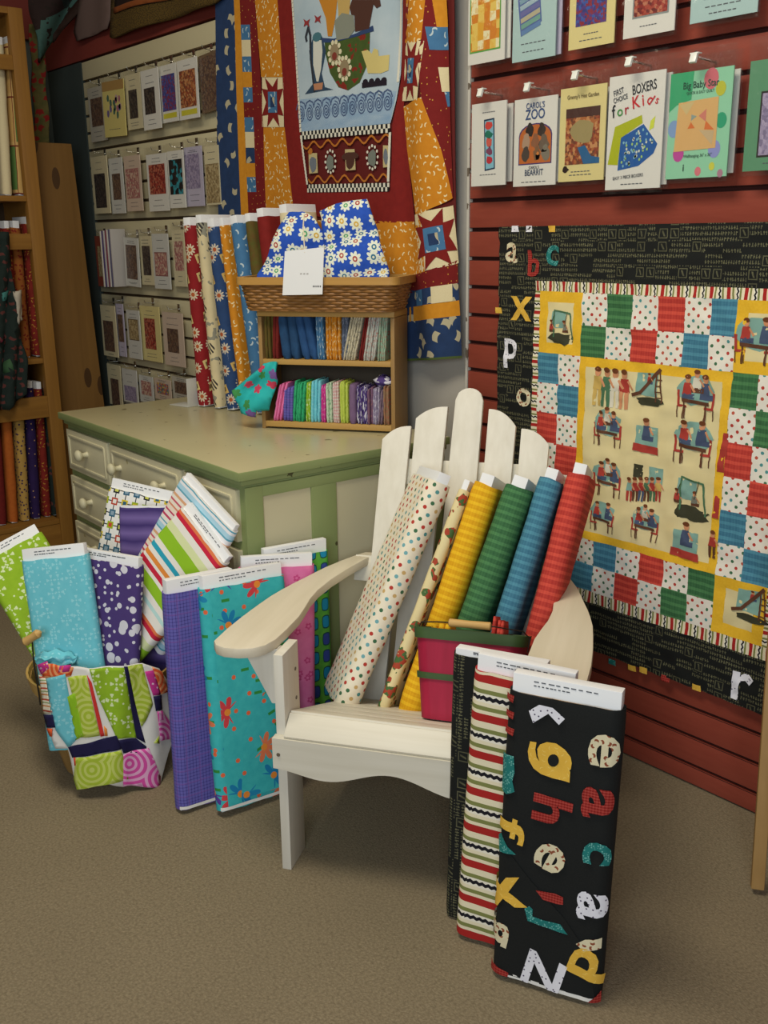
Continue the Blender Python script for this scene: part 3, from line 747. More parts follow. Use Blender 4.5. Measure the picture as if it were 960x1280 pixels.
# -- bolts standing between dresser and chair arm
GL = 'fabric bolts stood between dresser and chair arm'
p2 = onZ(226, 1021, 0)
fb('dark purple plaid fabric bolt beside the floor basket', p2, radians(86), .19, .05, .565, (-.028, .020), PLAID, group=GL, seed=4, decor=white_hem)
t2 = onZ(277, 1026, 0)
fb('teal flowered fabric bolt half under the left chair arm', t2, radians(86), .235, .045, .565, (-.078, .03), TEAL, group=GL, seed=5, decor=white_hem, flap=[(-.04, .18), (.114, .40), (.114, .02), (-.06, .02)])
k2 = onZ(394, 958, 0)+V((.006, 0, 0)); a2 = radians(66); a3 = radians(83)
fb('pink mottled fabric bolt behind the left chair arm', k2-V((cos(a2), sin(a2), 0))*.20, a2, .20, .038, .565, (-.016, .03), PINK, group=GL, seed=6)
g2 = V((-2.062, 1.528, 0))
fb('green and blue lozenge print fabric bolt against the dresser end, behind the pink bolt', g2-V((cos(a3), sin(a3), 0))*.20, a3, .20, .038, .575, (-.012, .01), GEO, group=GL, seed=7)

# -- six bolts on the seat
GC = 'fabric bolts leaning in the white chair'
def chair_bolt(label, pb, pt, off, wd, w, t, fab, seed, front=True, ext=.026, flapx=None):
    n_ = CY - V((0, 0, .36)); q0 = cw(0, off, .25)
    def pl(u, v): r = ray(u, v); return EYE + r*((q0-EYE).dot(n_)/r.dot(n_))
    a, b = pl(*pb), pl(*pt); Z = (b-a).normalized(); L = (b-a).length
    Wd = (CX*wd[0]+CY*wd[1]+V((0, 0, wd[2]))); Wd = (Wd-Z*Wd.dot(Z)).normalized()
    T = Z.cross(Wd)
    return bolt(label, a+Wd*w/2, Wd, Z, w, t, L, fab, ext=ext, group=GC, seed=seed, lines=0, flap=flapx)
back = (0.02, 1, -.36)
chair_bolt('cream fabric bolt with multicoloured polka dots, leftmost in the chair', (434, 888), (553, 605), .285, (-.52, .80, -.25), .205, .062, POLKA, 11)
chair_bolt('cream picture print fabric bolt squeezed between the polka dot and the yellow bolt', (474, 893), (579, 612), .30, back, .175, .030, PICT, 12)
chair_bolt('yellow checked fabric bolt in the chair', (508, 895), (606, 605), .292, back, .18, .066, YEL, 13)
chair_bolt('green checked fabric bolt in the chair', (553, 872), (647, 608), .285, back, .18, .072, GRN, 14)
chair_bolt('blue checked fabric bolt in the chair', (605, 855), (687, 598), .285, back, .18, .058, BLU, 15)
chair_bolt('red checked fabric bolt, rightmost in the chair', (656, 850), (723, 592), .285, back, .18, .060, RED, 16)

# -- bolts standing in the floor basket
GB = 'fabric bolts stood in the floor basket'
def px_bolt(label, TL, dl_, TR, dr_, bt, db, L, t, fab, seed, ext=.03, lines=2, **k):
    a, b, c = at(*TL, dl_), at(*TR, dr_), at(*bt, db); top = (a+b)/2; Z = (top-c).normalized(); X = (b-a); w_ = X.length
    Xo = (X-Z*X.dot(Z)).normalized(); Y = Z.cross(Xo)
    return bolt(label, top-Z*L+Y*t/2, Xo, Z, w_, t, L, fab, ext=ext, group=GB, seed=seed, lines=lines, **k)
px_bolt('white fabric bolt with linked coloured squares at the back of the floor basket', (134, 606), 2.84, (214, 630), 2.77, (125, 880), 2.84, .46, .035, SQR, 21, ext=.028)
px_bolt('white fabric bolt with fine pastel stripes leaning on the dresser drawers', (221, 604), 2.645, (296, 655), 2.52, (125, 860), 2.80, .42, .03, PAST, 22, ext=.016, lines=0)
px_bolt('purple ribbed fabric bolt behind the bold lime striped bolt', (147, 626), 2.74, (210, 643), 2.69, (185, 880), 2.76, .46, .026, RIB, 23, ext=.004, lines=0)
px_bolt('lime snowflake print fabric bolt tipping out at the left of the floor basket', (-22, 716), 2.72, (46, 656), 2.78, (118, 860), 2.74, .40, .034, LIME, 24)
px_bolt('white fabric bolt with bold lime, blue and red stripes lying aslant in the floor basket', (222, 636), 2.595, (284, 700), 2.515, (92, 850), 2.72, .42, .034, BOLD, 25, ext=.020)
px_bolt('dark purple fabric bolt with white bubble dots in the floor basket', (83, 690), 2.635, (173, 712), 2.55, (118, 930), 2.66, .50, .036, PDOT, 26, ext=.022)
px_bolt('aqua flower print fabric bolt at the front of the floor basket', (23, 698), 2.58, (107, 698), 2.55, (100, 945), 2.60, .50, .04, AQUA, 27)

# ------------------------------------------------------------------ floor basket and its patchwork
BC = V((-2.424, 1.014, 0))
HOOP = wood('pale_splint', '#b08a45', '#c9a662', 2); STAVE = wood('basket_splint', '#8a6a3a', '#a8854c', 2)
bs = thing('bushel_basket', 'round splint basket on the carpet before the dresser, holding bright fabric bolts', 'basket', BC, 0.0)
def br(z): return .122+.066*z/.29
mb = MB()
for k in range(22):
    a = 2*pi*k/22; da_ = pi/22*.92
    pts = lambda z, r_: [((br(z)+r_)*cos(a-da_), (br(z)+r_)*sin(a-da_), z), ((br(z)+r_)*cos(a+da_), (br(z)+r_)*sin(a+da_), z)]
    A, B, A2, B2 = pts(.004, 0), pts(.28, 0), pts(.004, -.003), pts(.28, -.003)
    mb.face([A[0], A[1], B[1], B[0]], STAVE); mb.face([A2[1], A2[0], B2[0], B2[1]], STAVE); mb.face([B[0], B[1], B2[1], B2[0]], STAVE)
    mb.face([A[1], A2[1], B2[1], B[1]], STAVE); mb.face([A2[0], A[0], B[0], B2[0]], STAVE)
mb.build('stave_wall', bs)
mb = MB(); mb.lathe([(0, .004), (.120, .004), (.120, .010), (0, .010)], (0, 0, 0), STAVE, 28); mb.build('base', bs)
for z0, z1 in ((.25, .29), (.10, .128)):
    mb = MB(); mb.lathe([(br(z0)+.001, z0), (br(z0)+.007, z0), (br(z1)+.007, z1), (br(z1)+.001, z1), (br(z0)+.001, z0)], (0, 0, 0), HOOP, 36); mb.build('hoop', bs)
hp = onCyl(40, 797, BC, .199)-BC; ha = atan2(hp.y, hp.x)
mb = MB(); e1 = V((.197*cos(ha), .197*sin(ha), .262)); tip = V(hp)
mb.tube([e1+V((0, 0, -.02)), e1, e1*.5+tip*.5+V((-.01, 0, 0.01)), tip, tip+V((.014, .012, .006))], .0022, DMET, 6); mb.build('wire_handle', bs)
mb = MB(); d_ = V((.013, .012, .012)); mb.tube([tip-d_*1.4, tip-d_, tip, tip+d_, tip+d_*1.4], [.004, .012, .010, .012, .004], GRIP, 10); mb.build('handle_grip', bs)

pq = lambda x, y: (20+x*.2083, 810+y*.2083)
def drape(u, v, o=0.0):
    p = onCyl(u, v, BC, .207); f = (v-825)/160
    k = .004*sin(u*.16+v*.01) + .006*f*sin(u*.1+1.2) + .008*max(0, f) + o
    dr_ = (V((p.x, p.y, 0))-BC).normalized(); return p + V((dr_.x, dr_.y, 0))*k
cl_ = V((-2.24, .96, .15))
SHEET = [(130, 98), (340, 112), (440, 118), (640, 104), (760, 92), (850, 120), (915, 200), (940, 460), (940, 548), (850, 552), (846, 822), (640, 828), (560, 802), (500, 790), (370, 846), (345, 760), (326, 660), (312, 600), (255, 590), (228, 515), (200, 470), (170, 390), (152, 250)]
mb = MB(); mb.tess([pq(*p) for p in SHEET], lambda u, v: drape(u, v), WHITE_F, 7, lambda u, v: (u*.002, v*.002))
PQ = [([(130, 100), (230, 92), (345, 118), (330, 168), (165, 184)], OSW), ([(130, 100), (185, 80), (200, 120), (150, 160)], MAGD), ([(270, 100), (330, 100), (320, 140), (262, 140)], MAGD),
 ([(138, 160), (180, 184), (238, 385), (170, 390)], 'S'), ([(180, 182), (300, 150), (322, 300), (372, 540), (318, 598), (256, 480), (215, 330)], AQUA),
 ([(312, 175), (425, 160), (505, 518), (395, 530)], LSW), ([(310, 290), (352, 270), (410, 520), (360, 552)], flat('#8dbb20')), ([(428, 155), (456, 200), (531, 520), (508, 525)], flat('#d0352f')), ([(527, 460), (545, 480), (550, 520), (532, 520)], flat('#e08a3a')),
 ([(442, 120), (645, 112), (722, 538), (600, 534), (588, 500), (490, 285)], LIME), ([(642, 106), (664, 106), (766, 562), (722, 540)], NAVY_F), ([(666, 106), (758, 96), (806, 330), (770, 430), (748, 470), (715, 330)], LSW), ([(806, 560), (838, 520), (840, 566)], LSW),
 ([(316, 592), (600, 514), (632, 596), (340, 656)], NAVY_F), ([(612, 542), (718, 540), (770, 582), (766, 626), (640, 624)], NAVY_F),
 ([(360, 655), (626, 602), (688, 780), (556, 800), (500, 788), (372, 842), (350, 780)], LSW), ([(348, 655), (360, 652), (364, 700), (354, 702)], flat('#d8452a')), ([(640, 632), (780, 590), (800, 740), (846, 760), (845, 820), (640, 824)], PSW),
 ([(770, 140), (812, 130), (852, 275), (808, 280)], MAGD), ([(805, 108), (868, 140), (915, 262), (856, 274)], OSW), ([(808, 284), (856, 278), (862, 366), (820, 370)], NAVY_F), ([(828, 374), (862, 370), (885, 455), (940, 462), (940, 544), (848, 550)], PSW),
 ([(174, 394), (240, 388), (256, 462), (204, 466)], NAVY_F), ([(203, 470), (240, 468), (240, 515), (228, 513)], flat('#dd5a2c'))]
CREST = mat('cream_orange_pinstripe', f_bands(.03, [(0, '#e6dcc4'), (.3, '#c9814a'), (.42, '#e6dcc4'), (.6, '#8fa06a'), (.7, '#e6dcc4'), (.85, '#b8503a')]))
for i, (P, m_) in enumerate(PQ):
    mb.tess([pq(*p) for p in P], lambda u, v: drape(u, v, .0014+.0001*i), CREST if m_ == 'S' else m_, 7, lambda u, v: (u*.0022, -v*.0022))
tag(mb.build('patchwork_cloth', None, cl_, merge=False, solid=0.001, angle=80), 'lime, navy and pink patchwork cloth draped over the rim of the floor basket', 'quilt')
mb = MB()
def ruf(i, j):
    a = i*2*pi; c = at(70, 824, 2.56); rr = .02+.006*sin(5*a+j*3); b_ = pi*j
    return c + CR*(.055*cos(b_)*1.0) + CU*(rr*sin(b_)*cos(a)*.9+.004*sin(b_*9)) + CF*(rr*sin(b_)*sin(a))
mb.grid(ruf, 18, 16, AQUA, lambda u, v: (u*.12, v*.12), wrap=True)
tag(mb.build('fabric_scrap', None, at(70, 824, 2.56), angle=80), 'small twisted aqua scrap of cloth on the basket rim beside the aqua bolt', 'fabric')

# ------------------------------------------------------------------ red peck basket on the seat
SPR = wood('red_stained_splint', '#8f1230', '#b01f42', 2); SPG = wood('green_stained_splint', '#33472a', '#45602f', 0)
bw0 = cw(.384, .204, .323)
TA = radians(21.8); BY = CY*cos(TA)-V((0, 0, 1))*sin(TA); BZ = CY*sin(TA)+V((0, 0, 1))*cos(TA)
bb = thing('peck_basket', 'small red splint basket with green bands and a wire handle on the chair seat', 'basket', bw0, basis=(CX, BY, BZ))
def rr_(t, hx_, hy_, r=.03):   # rounded rectangle outline
    P = []
    for cx, cy, a0 in ((hx_-r, -hy_+r, -pi/2), (hx_-r, hy_-r, 0), (-hx_+r, hy_-r, pi/2), (-hx_+r, -hy_+r, pi)):
        P += [(cx+r*cos(a0+pi/2*k/5), cy+r*sin(a0+pi/2*k/5)) for k in range(6)]
    return P
def half(z): k = z/.205; return .098+.026*k, .058+.02*k
def band(z0, z1, o0, m_, name, th=.003):
    mb = MB()
    for za, zb, o in ((z0, z1, o0), (z0, z1, o0-th)):
        A = rr_(0, half(za)[0]+o, half(za)[1]+o); B = rr_(0, half(zb)[0]+o, half(zb)[1]+o); n = len(A)
        for i in range(n):
            q = [(*A[i], za), (*A[(i+1) % n], za), (*B[(i+1) % n], zb), (*B[i], zb)]
            mb.face(q if o == o0 else q[::-1], m_)
    A = rr_(0, half(z1)[0]+o0, half(z1)[1]+o0); B = rr_(0, half(z1)[0]+o0-th, half(z1)[1]+o0-th)
    for i in range(n): mb.face([(*A[i], z1), (*A[(i+1) % n], z1), (*B[(i+1) % n], z1), (*B[i], z1)], m_)
    A = rr_(0, half(z0)[0]+o0, half(z0)[1]+o0); B = rr_(0, half(z0)[0]+o0-th, half(z0)[1]+o0-th)
    for i in range(n): mb.face([(*B[i], z0), (*B[(i+1) % n], z0), (*A[(i+1) % n], z0), (*A[i], z0)], m_)
    return mb.build(name, bb)
band(0, .198, 0, SPR, 'splint_wall'); band(.180, .205, .0045, SPG, 'top_band', .004); band(.090, .104, .0042, SPG, 'middle_band', .004)
mb = MB(); mb.prism(rr_(0, *half(0)), .001, .004, SPR); mb.build('base', bb)
mb = MB(); hw, hd = half(.19)
mb.tube([(-hw-.006, 0, .168), (-hw-.008, 0, .201), (-hw+.004, -.03, .215), (-hw+.05, -.066, .219), (-.03, -.074, .220), (.06, -.074, .220), (hw-.05, -.066, .219), (hw-.004, -.03, .215), (hw+.008, 0, .201), (hw+.006, 0, .168)], .0016, DMET, 6)

mb.build('wire_handle', bb)
mb = MB(); mb.tube([(-.045, -.074, .22), (-.043, -.074, .22), (.0, -.074, .22), (.05, -.074, .22), (.052, -.074, .22)], [.006, .0095, .0085, .0095, .006], GRIP, 12); mb.build('handle_grip', bb)
def folded(name, label, cat, loc, X, Y, Z, w_, d_, h_, m_, nl=4, group=None, tilt=0.0, seed=0, uvk=1.0, parent=None):
    """a folded piece of cloth standing on edge: nl soft layers of width w_/nl along X, d_ deep along Y, h_ tall along Z"""
    o = thing(name, label, cat, loc, group=group, basis=(X, Y, Z)); mb = MB(); rd = random.Random(seed)
    lw = w_/nl
    for k in range(nl):
        x0 = -w_/2+lw*(k+.5); hh = h_*rd.uniform(.93, 1.0); sh = rd.uniform(-.1, .1)*lw; dd = rd.uniform(-.006, .004)
        def fn(i, j):
            a = 2*pi*i; rx = lw*.56; ry = d_/2
            c_, s_ = cos(a), sin(a); ex = abs(c_)**.6*(1 if c_ > 0 else -1); ey = abs(s_)**.35*(1 if s_ > 0 else -1)
            e = 1.0 if .08 < j < .92 else .72
            z = hh*j; return (x0+sh + rx*ex*e + tilt*z + .0018*noise.noise((z*60+seed, k*3.1, ey)), dd+ry*ey*(e*.3+.7) , z)
        mb.grid(fn, 16, 10, m_, lambda u, v: ((u*.3+k*.07)*uvk, v*h_*uvk), wrap=True)
        for j in (0, 1): 
            ring = [fn(i/16, j) for i in range(16)]; mb.face(ring if j else ring[::-1], m_, [(.01*q, .02) for q in range(16)])
    mb.build('folded_layers', o, angle=70) if parent is None else None
    return o
GK = 'folded fabrics in the red basket'
ez = V((0, 0, 1))
for lx, lab, m_, w_, h_ in ((-.07, 'folded yellow checked fabric in the red basket', YEL, .05, .218), (-.01, 'folded green checked fabric in the middle of the red basket', GRN, .055, .170), (.062, 'folded red checked fabric in the red basket', RED, .03, .238), (.086, 'folded dark green fabric at the right end of the red basket', NUM, .024, .20)):
    p = bw0 + CX*lx + BZ*.006; folded('folded_fabric', lab, 'fabric', p, CX, BY, BZ, w_, .08, h_, m_, 3, GK, 0, int(lx*100)+50)

# ------------------------------------------------------------------ small wooden shelf of folded fabrics on the dresser
SA = radians(34); SO = onZ(328, 535, .8205); SX = V((cos(SA), sin(SA), 0)); SY = V((-sin(SA), cos(SA), 0)); SW = .432; SDp = .15
SH = .362
sf = thing('display_shelf', 'small two-tier wooden shelf of folded fabrics on the dresser', 'shelf', SO, SA)
for z, h in ((.006, .018), (.200, .016), (SH-.017, .017)):
    mb = MB(); mb.box((SW/2, SDp/2, z+h/2), (SW-.024 if z < .3 else SW-.0, SDp-.0 if z < .3 else SDp+.002, h), LWX); mb.build('shelf_board', sf, bevel=.0015)
for x in (.006, SW-.006):
    mb = MB(); mb.box((x, SDp/2, SH/2-.009), (.012, SDp, SH-.0185), LWZ); mb.build('side_panel', sf, bevel=.001)
mb = MB(); mb.box((SW/2, SDp-.003, SH/2), (SW-.025, .004, SH-.04), wood('dark_shelf_back', '#3f3527', '#4c4030', 2)); mb.build('back_panel', sf)
def sfw(x, y, z): return SO + SX*x + SY*y + V((0, 0, z))
def pal2(name, a, b, c): return fleck(name, a, b, c, 60, .3, .14, .2)
UP = [(.034, .028, 'moss green', MOSS, .0, .14, 3), (.056, .022, 'dark red', DRED, .05, .14, 2), (.096, .055, 'navy', mat('navy_cloth', lambda g, x, y: g.mix(g.noise(x, y, 40), '#1a3656', '#27507a'), bump=.1), -.10, .142, 2), (.150, .05, 'deep blue', mat('deep_blue_cloth', lambda g, x, y: g.mix(g.noise(x, y, 40), '#1c3c66', '#2c5688'), bump=.1), -.18, .142, 2),
 (.197, .026, 'pale blue flecked', LBL, -.03, .138, 3), (.238, .048, 'orange flecked', ORG, .0, .142, 5), (.274, .022, 'slate blue', pal2('slate_print', '#4a5468', '#5a6478', '#8a8fa0'), .02, .138, 2), (.303, .040, 'cream leaning', pal2('cream_grey_print', '#b8ae92', '#c9c0a6', '#5a5a5a'), .22, .142, 5), (.336, .016, 'rust red', DRED, .18, .134, 2), (.362, .036, 'white multicoloured', pal2('white_multi_print', '#c9c6bc', '#a8b0a8', '#a84a3a'), .16, .142, 5), (.394, .024, 'mint speckled', pal2('mint_print', '#8aa890', '#a3b8a0', '#b86a5a'), .08, .14, 4)]
GU, GW = 'folded fabrics on the upper tier', 'folded fabrics on the lower tier'
for i, (x, w_, nm, m_, tl, h_, nl) in enumerate(UP):
    folded('folded_fabric', nm+' folded fabric on the upper tier of the small shelf', 'fabric', sfw(x-tl*h_/2, .047, .2172), SX, SY, ez, w_, .085, h_, m_, nl, GU, tl, 30+i)
LOW = [(.062, .026, 'pink', PINK, .22, .118, 3), (.088, .034, 'violet', PLAID, .06, .108, 3), (.124, .040, 'bright green', pal2('bright_green_print', '#1f9a63', '#3fb47a', '#1a6a50'), .10, .125, 4), (.154, .016, 'lime', LIME, .05, .125, 2), (.178, .030, 'aqua', AQUA, .05, .13, 3), (.203, .016, 'magenta', MAGD, .03, .118, 2), (.222, .018, 'mint white', pal2('mint_white_print', '#cfd8c0', '#b0cca8', '#3f8a5a'), .0, .128, 2), (.243, .022, 'white with red dots', f_ := mat('white_red_dot', f_polka(70, .3, '#d9cfc6', ('#b83a4a', '#c9566a'))), .0, .13, 3), (.269, .028, 'lime speckled', LSW, .0, .128, 3),
 (.299, .022, 'dusty mauve', mat('mauve_cloth', lambda g, x, y: g.mix(g.noise(x, y, 50), '#6a5070', '#7d6484')), .0, .122, 1), (.328, .034, 'purple dotted', PDOT, .0, .118, 4), (.353, .016, 'plum', pal2('plum_print', '#6a4a66', '#7a5a70', '#9a6a6a'), .0, .112, 2), (.371, .022, 'white and purple', pal2('white_purple_print', '#b9aec0', '#5a4a7a', '#e0dce0'), .02, .115, 3), (.389, .016, 'greyed plum', pal2('grey_plum_print', '#6f5a6a', '#84707c', '#4a3a50'), .12, .11, 2), (.404, .016, 'tan and coral', pal2('tan_coral_print', '#9a7a5a', '#a88a6a', '#c95a4a'), .0, .118, 3)]
for i, (x, w_, nm, m_, tl, h_, nl) in enumerate(LOW):
    folded('folded_fabric', nm+' folded fabric on the lower tier of the small shelf', 'fabric', sfw(x-tl*h_/2, .045, .0252), SX, SY, ez, w_, .088, h_, m_, nl, GW, tl, 60+i)
# a rumpled purple and a teal piece
mb = MB(); c0 = sfw(.385, .045, .152)
mb.grid(lambda i, j: c0 + SX*(.03*cos(2*pi*i)*sin(pi*j)+.012*noise.noise((i*6, j*6, 1))) + SY*(.03*sin(2*pi*i)*sin(pi*j)) + V((0, 0, .018*cos(pi*j)+.006*noise.noise((i*9, j*9, 4)))), 20, 12, PDOT, lambda u, v: (u*.15, v*.1), wrap=True)
tag(mb.build('fabric_scrap', None, c0, angle=80), 'rumpled purple and white scrap lying on the lower tier fabrics', 'fabric')
def teal_piece():
    px_ = lambda x, y: (280+x*.2604, 370+y*.2604)
    P = [(45, 455), (75, 425), (165, 350), (185, 325), (258, 322), (255, 400), (240, 440), (205, 545), (160, 540), (150, 575), (85, 565)]
    mb = MB(); q = sfw(.0, -.022, .1); n_ = SY
    def fn(u, v):
        r = ray(u, v); p = EYE + r*((q-EYE).dot(n_)/r.dot(n_)); f = (u-292)/60
        return p - SY*(.012*sin(u*.16+v*.1)+.008*cos(v*.15)) + SY*(.012*max(0, min(1, f)))
    mb.tess([px_(*p) for p in P], fn, TEALC, 6, lambda u, v: (u*.0021, -v*.0021))
    return tag(mb.build('folded_fabric', None, sfw(.02, -.022, .1), merge=False, solid=.009, angle=80), 'bright teal cloth with pink flowers hanging off the left end of the lower tier', 'fabric')
TEALC = mat('aqua_coral_flower_print', lambda g, x, y: (lambda m: g.mix(m[0]*(m[2] > .35), g.mix(g.noise(x, y, 40), '#159a9c', '#35c0ba'), g.pal(m[2], ['#d8506a', '#c9405a', '#3f8a4a', '#7a5a9a'])))(g.flower(x, y, 30, .9, 5, .38, .4)), bump=.1)
teal_piece()

# wicker basket on the shelf
WK = mat('brown_wicker', f_wood('#7a4f24', '#a0713a', 0, .8), .5, .4, 'Object'); WKR = wood('wicker_rim', '#a87a38', '#c29650', 0)
wb = sfw(SW/2-.008, .052, SH+.001)
wk = thing('wicker_basket', 'shallow brown wicker basket on top of the small wooden shelf', 'basket', wb, SA)
def wh(z): k = z/.09; return .230+.018*k, .094+.016*k
rows = 9
for rr in range(rows):
    z0 = .004+.0088*rr
mb = MB(); n = 120
for rr in range(rows):
    z0 = .004+.0085*rr; z1 = z0+.0083; P = rr_(0, *wh(z0), .035)
    def ringp(t, z, inner=0.0):
        A = rr_(0, *wh(z), .035); m_ = len(A); seg = [hypot(A[i][0]-A[(i+1) % m_][0], A[i][1]-A[(i+1) % m_][1]) for i in range(m_)]; T = sum(seg); s = t*T; i = 0
        while i < m_-1 and s > seg[i]: s -= seg[i]; i += 1
        a, b = V(A[i]), V(A[(i+1) % m_]); p = a + (b-a)*(s/seg[i]); d_ = (b-a).normalized(); nn = V((d_.y, -d_.x))
        off = .0032*sin(t*2*pi*26 + pi*rr) - inner
        return p + nn*off
    def fn(i, j):
        jj = [0, .25, .5, .75, 1][int(round(j*4))]; o = [.0028, .0008, 0, .0008, .0028][int(round(j*4))]
        q = ringp(i, z0+(z1-z0)*jj, o); return (q.x, q.y, z0+(z1-z0)*jj)
    mb.grid(fn, n, 4, WK, lambda u, v: (u, v), wrap=True)
mb.build('woven_wall', wk, angle=80)
mb = MB(); mb.prism(rr_(0, .228, .092, .035), .0005, .005, WK); mb.build('base', wk)
mb = MB()
for o, flip in ((.009, 0), (-.004, 1)):
    pass
for z0, z1 in ((.078, .100),):
    A = rr_(0, wh(z0)[0]+.008, wh(z0)[1]+.008, .03); B = rr_(0, wh(z0)[0]-.006, wh(z0)[1]-.006, .03); n = len(A)
    for i in range(n):
        j = (i+1) % n
        mb.face([(*A[i], z0), (*A[j], z0), (*A[j], z1), (*A[i], z1)], WKR); mb.face([(*A[i], z1), (*A[j], z1), (*B[j], z1), (*B[i], z1)], WKR)
        mb.face([(*B[i], z1), (*B[j], z1), (*B[j], z0), (*B[i], z0)], WKR); mb.face([(*B[i], z0), (*B[j], z0), (*A[j], z0), (*A[i], z0)], WKR)
mb.build('rim', wk)
# daisy cloth: two folded wings standing in the basket
def daisy():
    mb = MB(); px_ = lambda x, y: (280+x*.25, 230+y*.25); n_ = SY
    for P, q0, sgn in (([(172, 500), (175, 462), (215, 380), (262, 270), (305, 170), (325, 137), (390, 140), (420, 160), (455, 190), (490, 240), (505, 300), (535, 420), (540, 500)], .052, 1), ([(520, 500), (515, 420), (498, 260), (490, 190), (470, 150), (560, 110), (640, 98), (712, 92), (735, 150), (775, 290), (805, 380), (825, 450), (826, 500)], .028, -1)):
        q = sfw(0, q0, .4); cx = sum(p[0] for p in P)/len(P)
        def fn(u, v, s=1):
            r = ray(u, v); p = EYE + r*((q-EYE).dot(n_)/r.dot(n_)); U = (u-280)/.25
            return p - SY*(.012*sin((U-cx)*.012+1.2)+.006*sin(v*.12+U*.01)) + SY*.10*max(0, (350-v)/95)*.35
        mb.tess([px_(*p) for p in P], fn, DAISY, 7, lambda u, v: (u*.00225, -v*.00225))
    return tag(mb.build('folded_fabric', None, sfw(.2, .04, .4), merge=False, solid=.022, angle=80), 'blue daisy print cloth folded to a peak in the wicker basket', 'fabric')
daisy()
# price tag hanging on the cloth
tg = thing('price_tag', 'square white price tag hanging over the front of the wicker basket', 'tag', sfw(.13, -.078, .44), SA)
def tagpt(u, v, off=-.0765):
    r = ray(u, v); q = sfw(0, off, .4); p = EYE + r*((q-EYE).dot(SY)/r.dot(SY)); d_ = p-sfw(.13, -.078, .44); return V((d_.dot(SX), d_.dot(SY), d_.z))
mb = MB(); c_ = [tagpt(*p) for p in ((356, 314), (405, 309), (403, 368), (353, 369))]
nn = V((0, .0012, 0)); mb.face([c_[3], c_[2], c_[1], c_[0]], CARD); mb.face([p+nn for p in c_], CARD)
for i in range(4): mb.face([c_[i], c_[(i+1) % 4], c_[(i+1) % 4]+nn, c_[i]+nn], CARD)
mb.build('card', tg)
mb = MB(); fn = lambda u, v: tagpt(u, v, -.0768)
for k in range(3): mb.tess([(375+k*4, 341.5), (377.5+k*4, 341.2), (377.5+k*4, 343.2), (375+k*4, 343.4)], fn, flat('#b5b3b0'))
for k in range(5): mb.tess([(391+k*2.2, 357), (392.4+k*2.2, 356.8), (392.4+k*2.2, 359), (391+k*2.2, 359.2)], fn, INK)
mb.build('printing', tg)
mb = MB(); mb.tube([tagpt(381, 316, -.0755), tagpt(380, 300, -.062), tagpt(379, 285, -.02), tagpt(380, 268, .01)], .002, flat('#d9cdb0'), 6); mb.build('string', tg)

# ------------------------------------------------------------------ row of bolts on the dresser
GR = 'fabric bolts in a row at the back of the dresser'
RA = radians(12); RX = V((cos(RA), sin(RA), 0)); RY = V((-sin(RA), cos(RA), 0))
r0 = onZ(249, 509, .821)
for i, (u0, u1, vt, ub, t, m_, lab) in enumerate(((220, 241, 282, 249, .052, STARR, 'dark red star print fabric bolt, leftmost in the row on the dresser'), (238, 253, 279, 268, .040, ANIM, 'cream zebra print fabric bolt beside the dark red star bolt on the dresser'), (251, 270, 284, 285, .052, STARB, 'navy star print fabric bolt on the dresser'), (270, 278, 283, 302, .030, ORG, 'orange flecked fabric bolt on the dresser'), (279, 300, 281, 322, .052, LBL, 'light blue flecked fabric bolt on the dresser'), (300, 314, 278, 338, .036, MOSS, 'mossy green fabric bolt behind the small shelf'), (313, 332, 272, 352, .046, MARP, 'plain dark red fabric bolt rising behind the wicker basket'), (331, 352, 267, 370, .05, CRM, 'plain cream fabric bolt beside the dark red one behind the wicker basket'))):
    # foot line runs along the row direction; each bolt is turned edge-on to the room
    n_ = RY
    def rp(u, v): r = ray(u, v); return EYE + r*((r0-EYE).dot(n_)/r.dot(n_))
    f = rp(ub, 506); f.z = .826; tp = rp((u0+u1)/2, vt)
    Z = (tp-f).normalized(); L = (tp-f).length
    f = f + V((0, 0, abs(Z.dot(RX))*t/2))
    bolt(lab, f+RY*(.08 if i < 7 else .115), RY*1.0, Z, .15, t, L, m_, ext=.026, group=GR, seed=80+i, lines=0, core_t=.6)
mb = MB(); e = onZ(216, 502, .822)
BKE = mat('light_grey_metal', '#c4c4bc', .3, .7); mb.box((0, 0, .0008), (.10, .07, .0016), BKE); mb.box((.049, 0, .05), (.0016, .07, .10), BKE)
be = tag(mb.build('bookend', None, None, bevel=.0004), 'bright metal bookend holding the left end of the bolt row on the dresser', 'bookend'); be.location = r0 - RX*.082 + RY*.012 + V((0, 0, .0)); be.location.z = .8205; be.rotation_euler = (0, 0, RA)

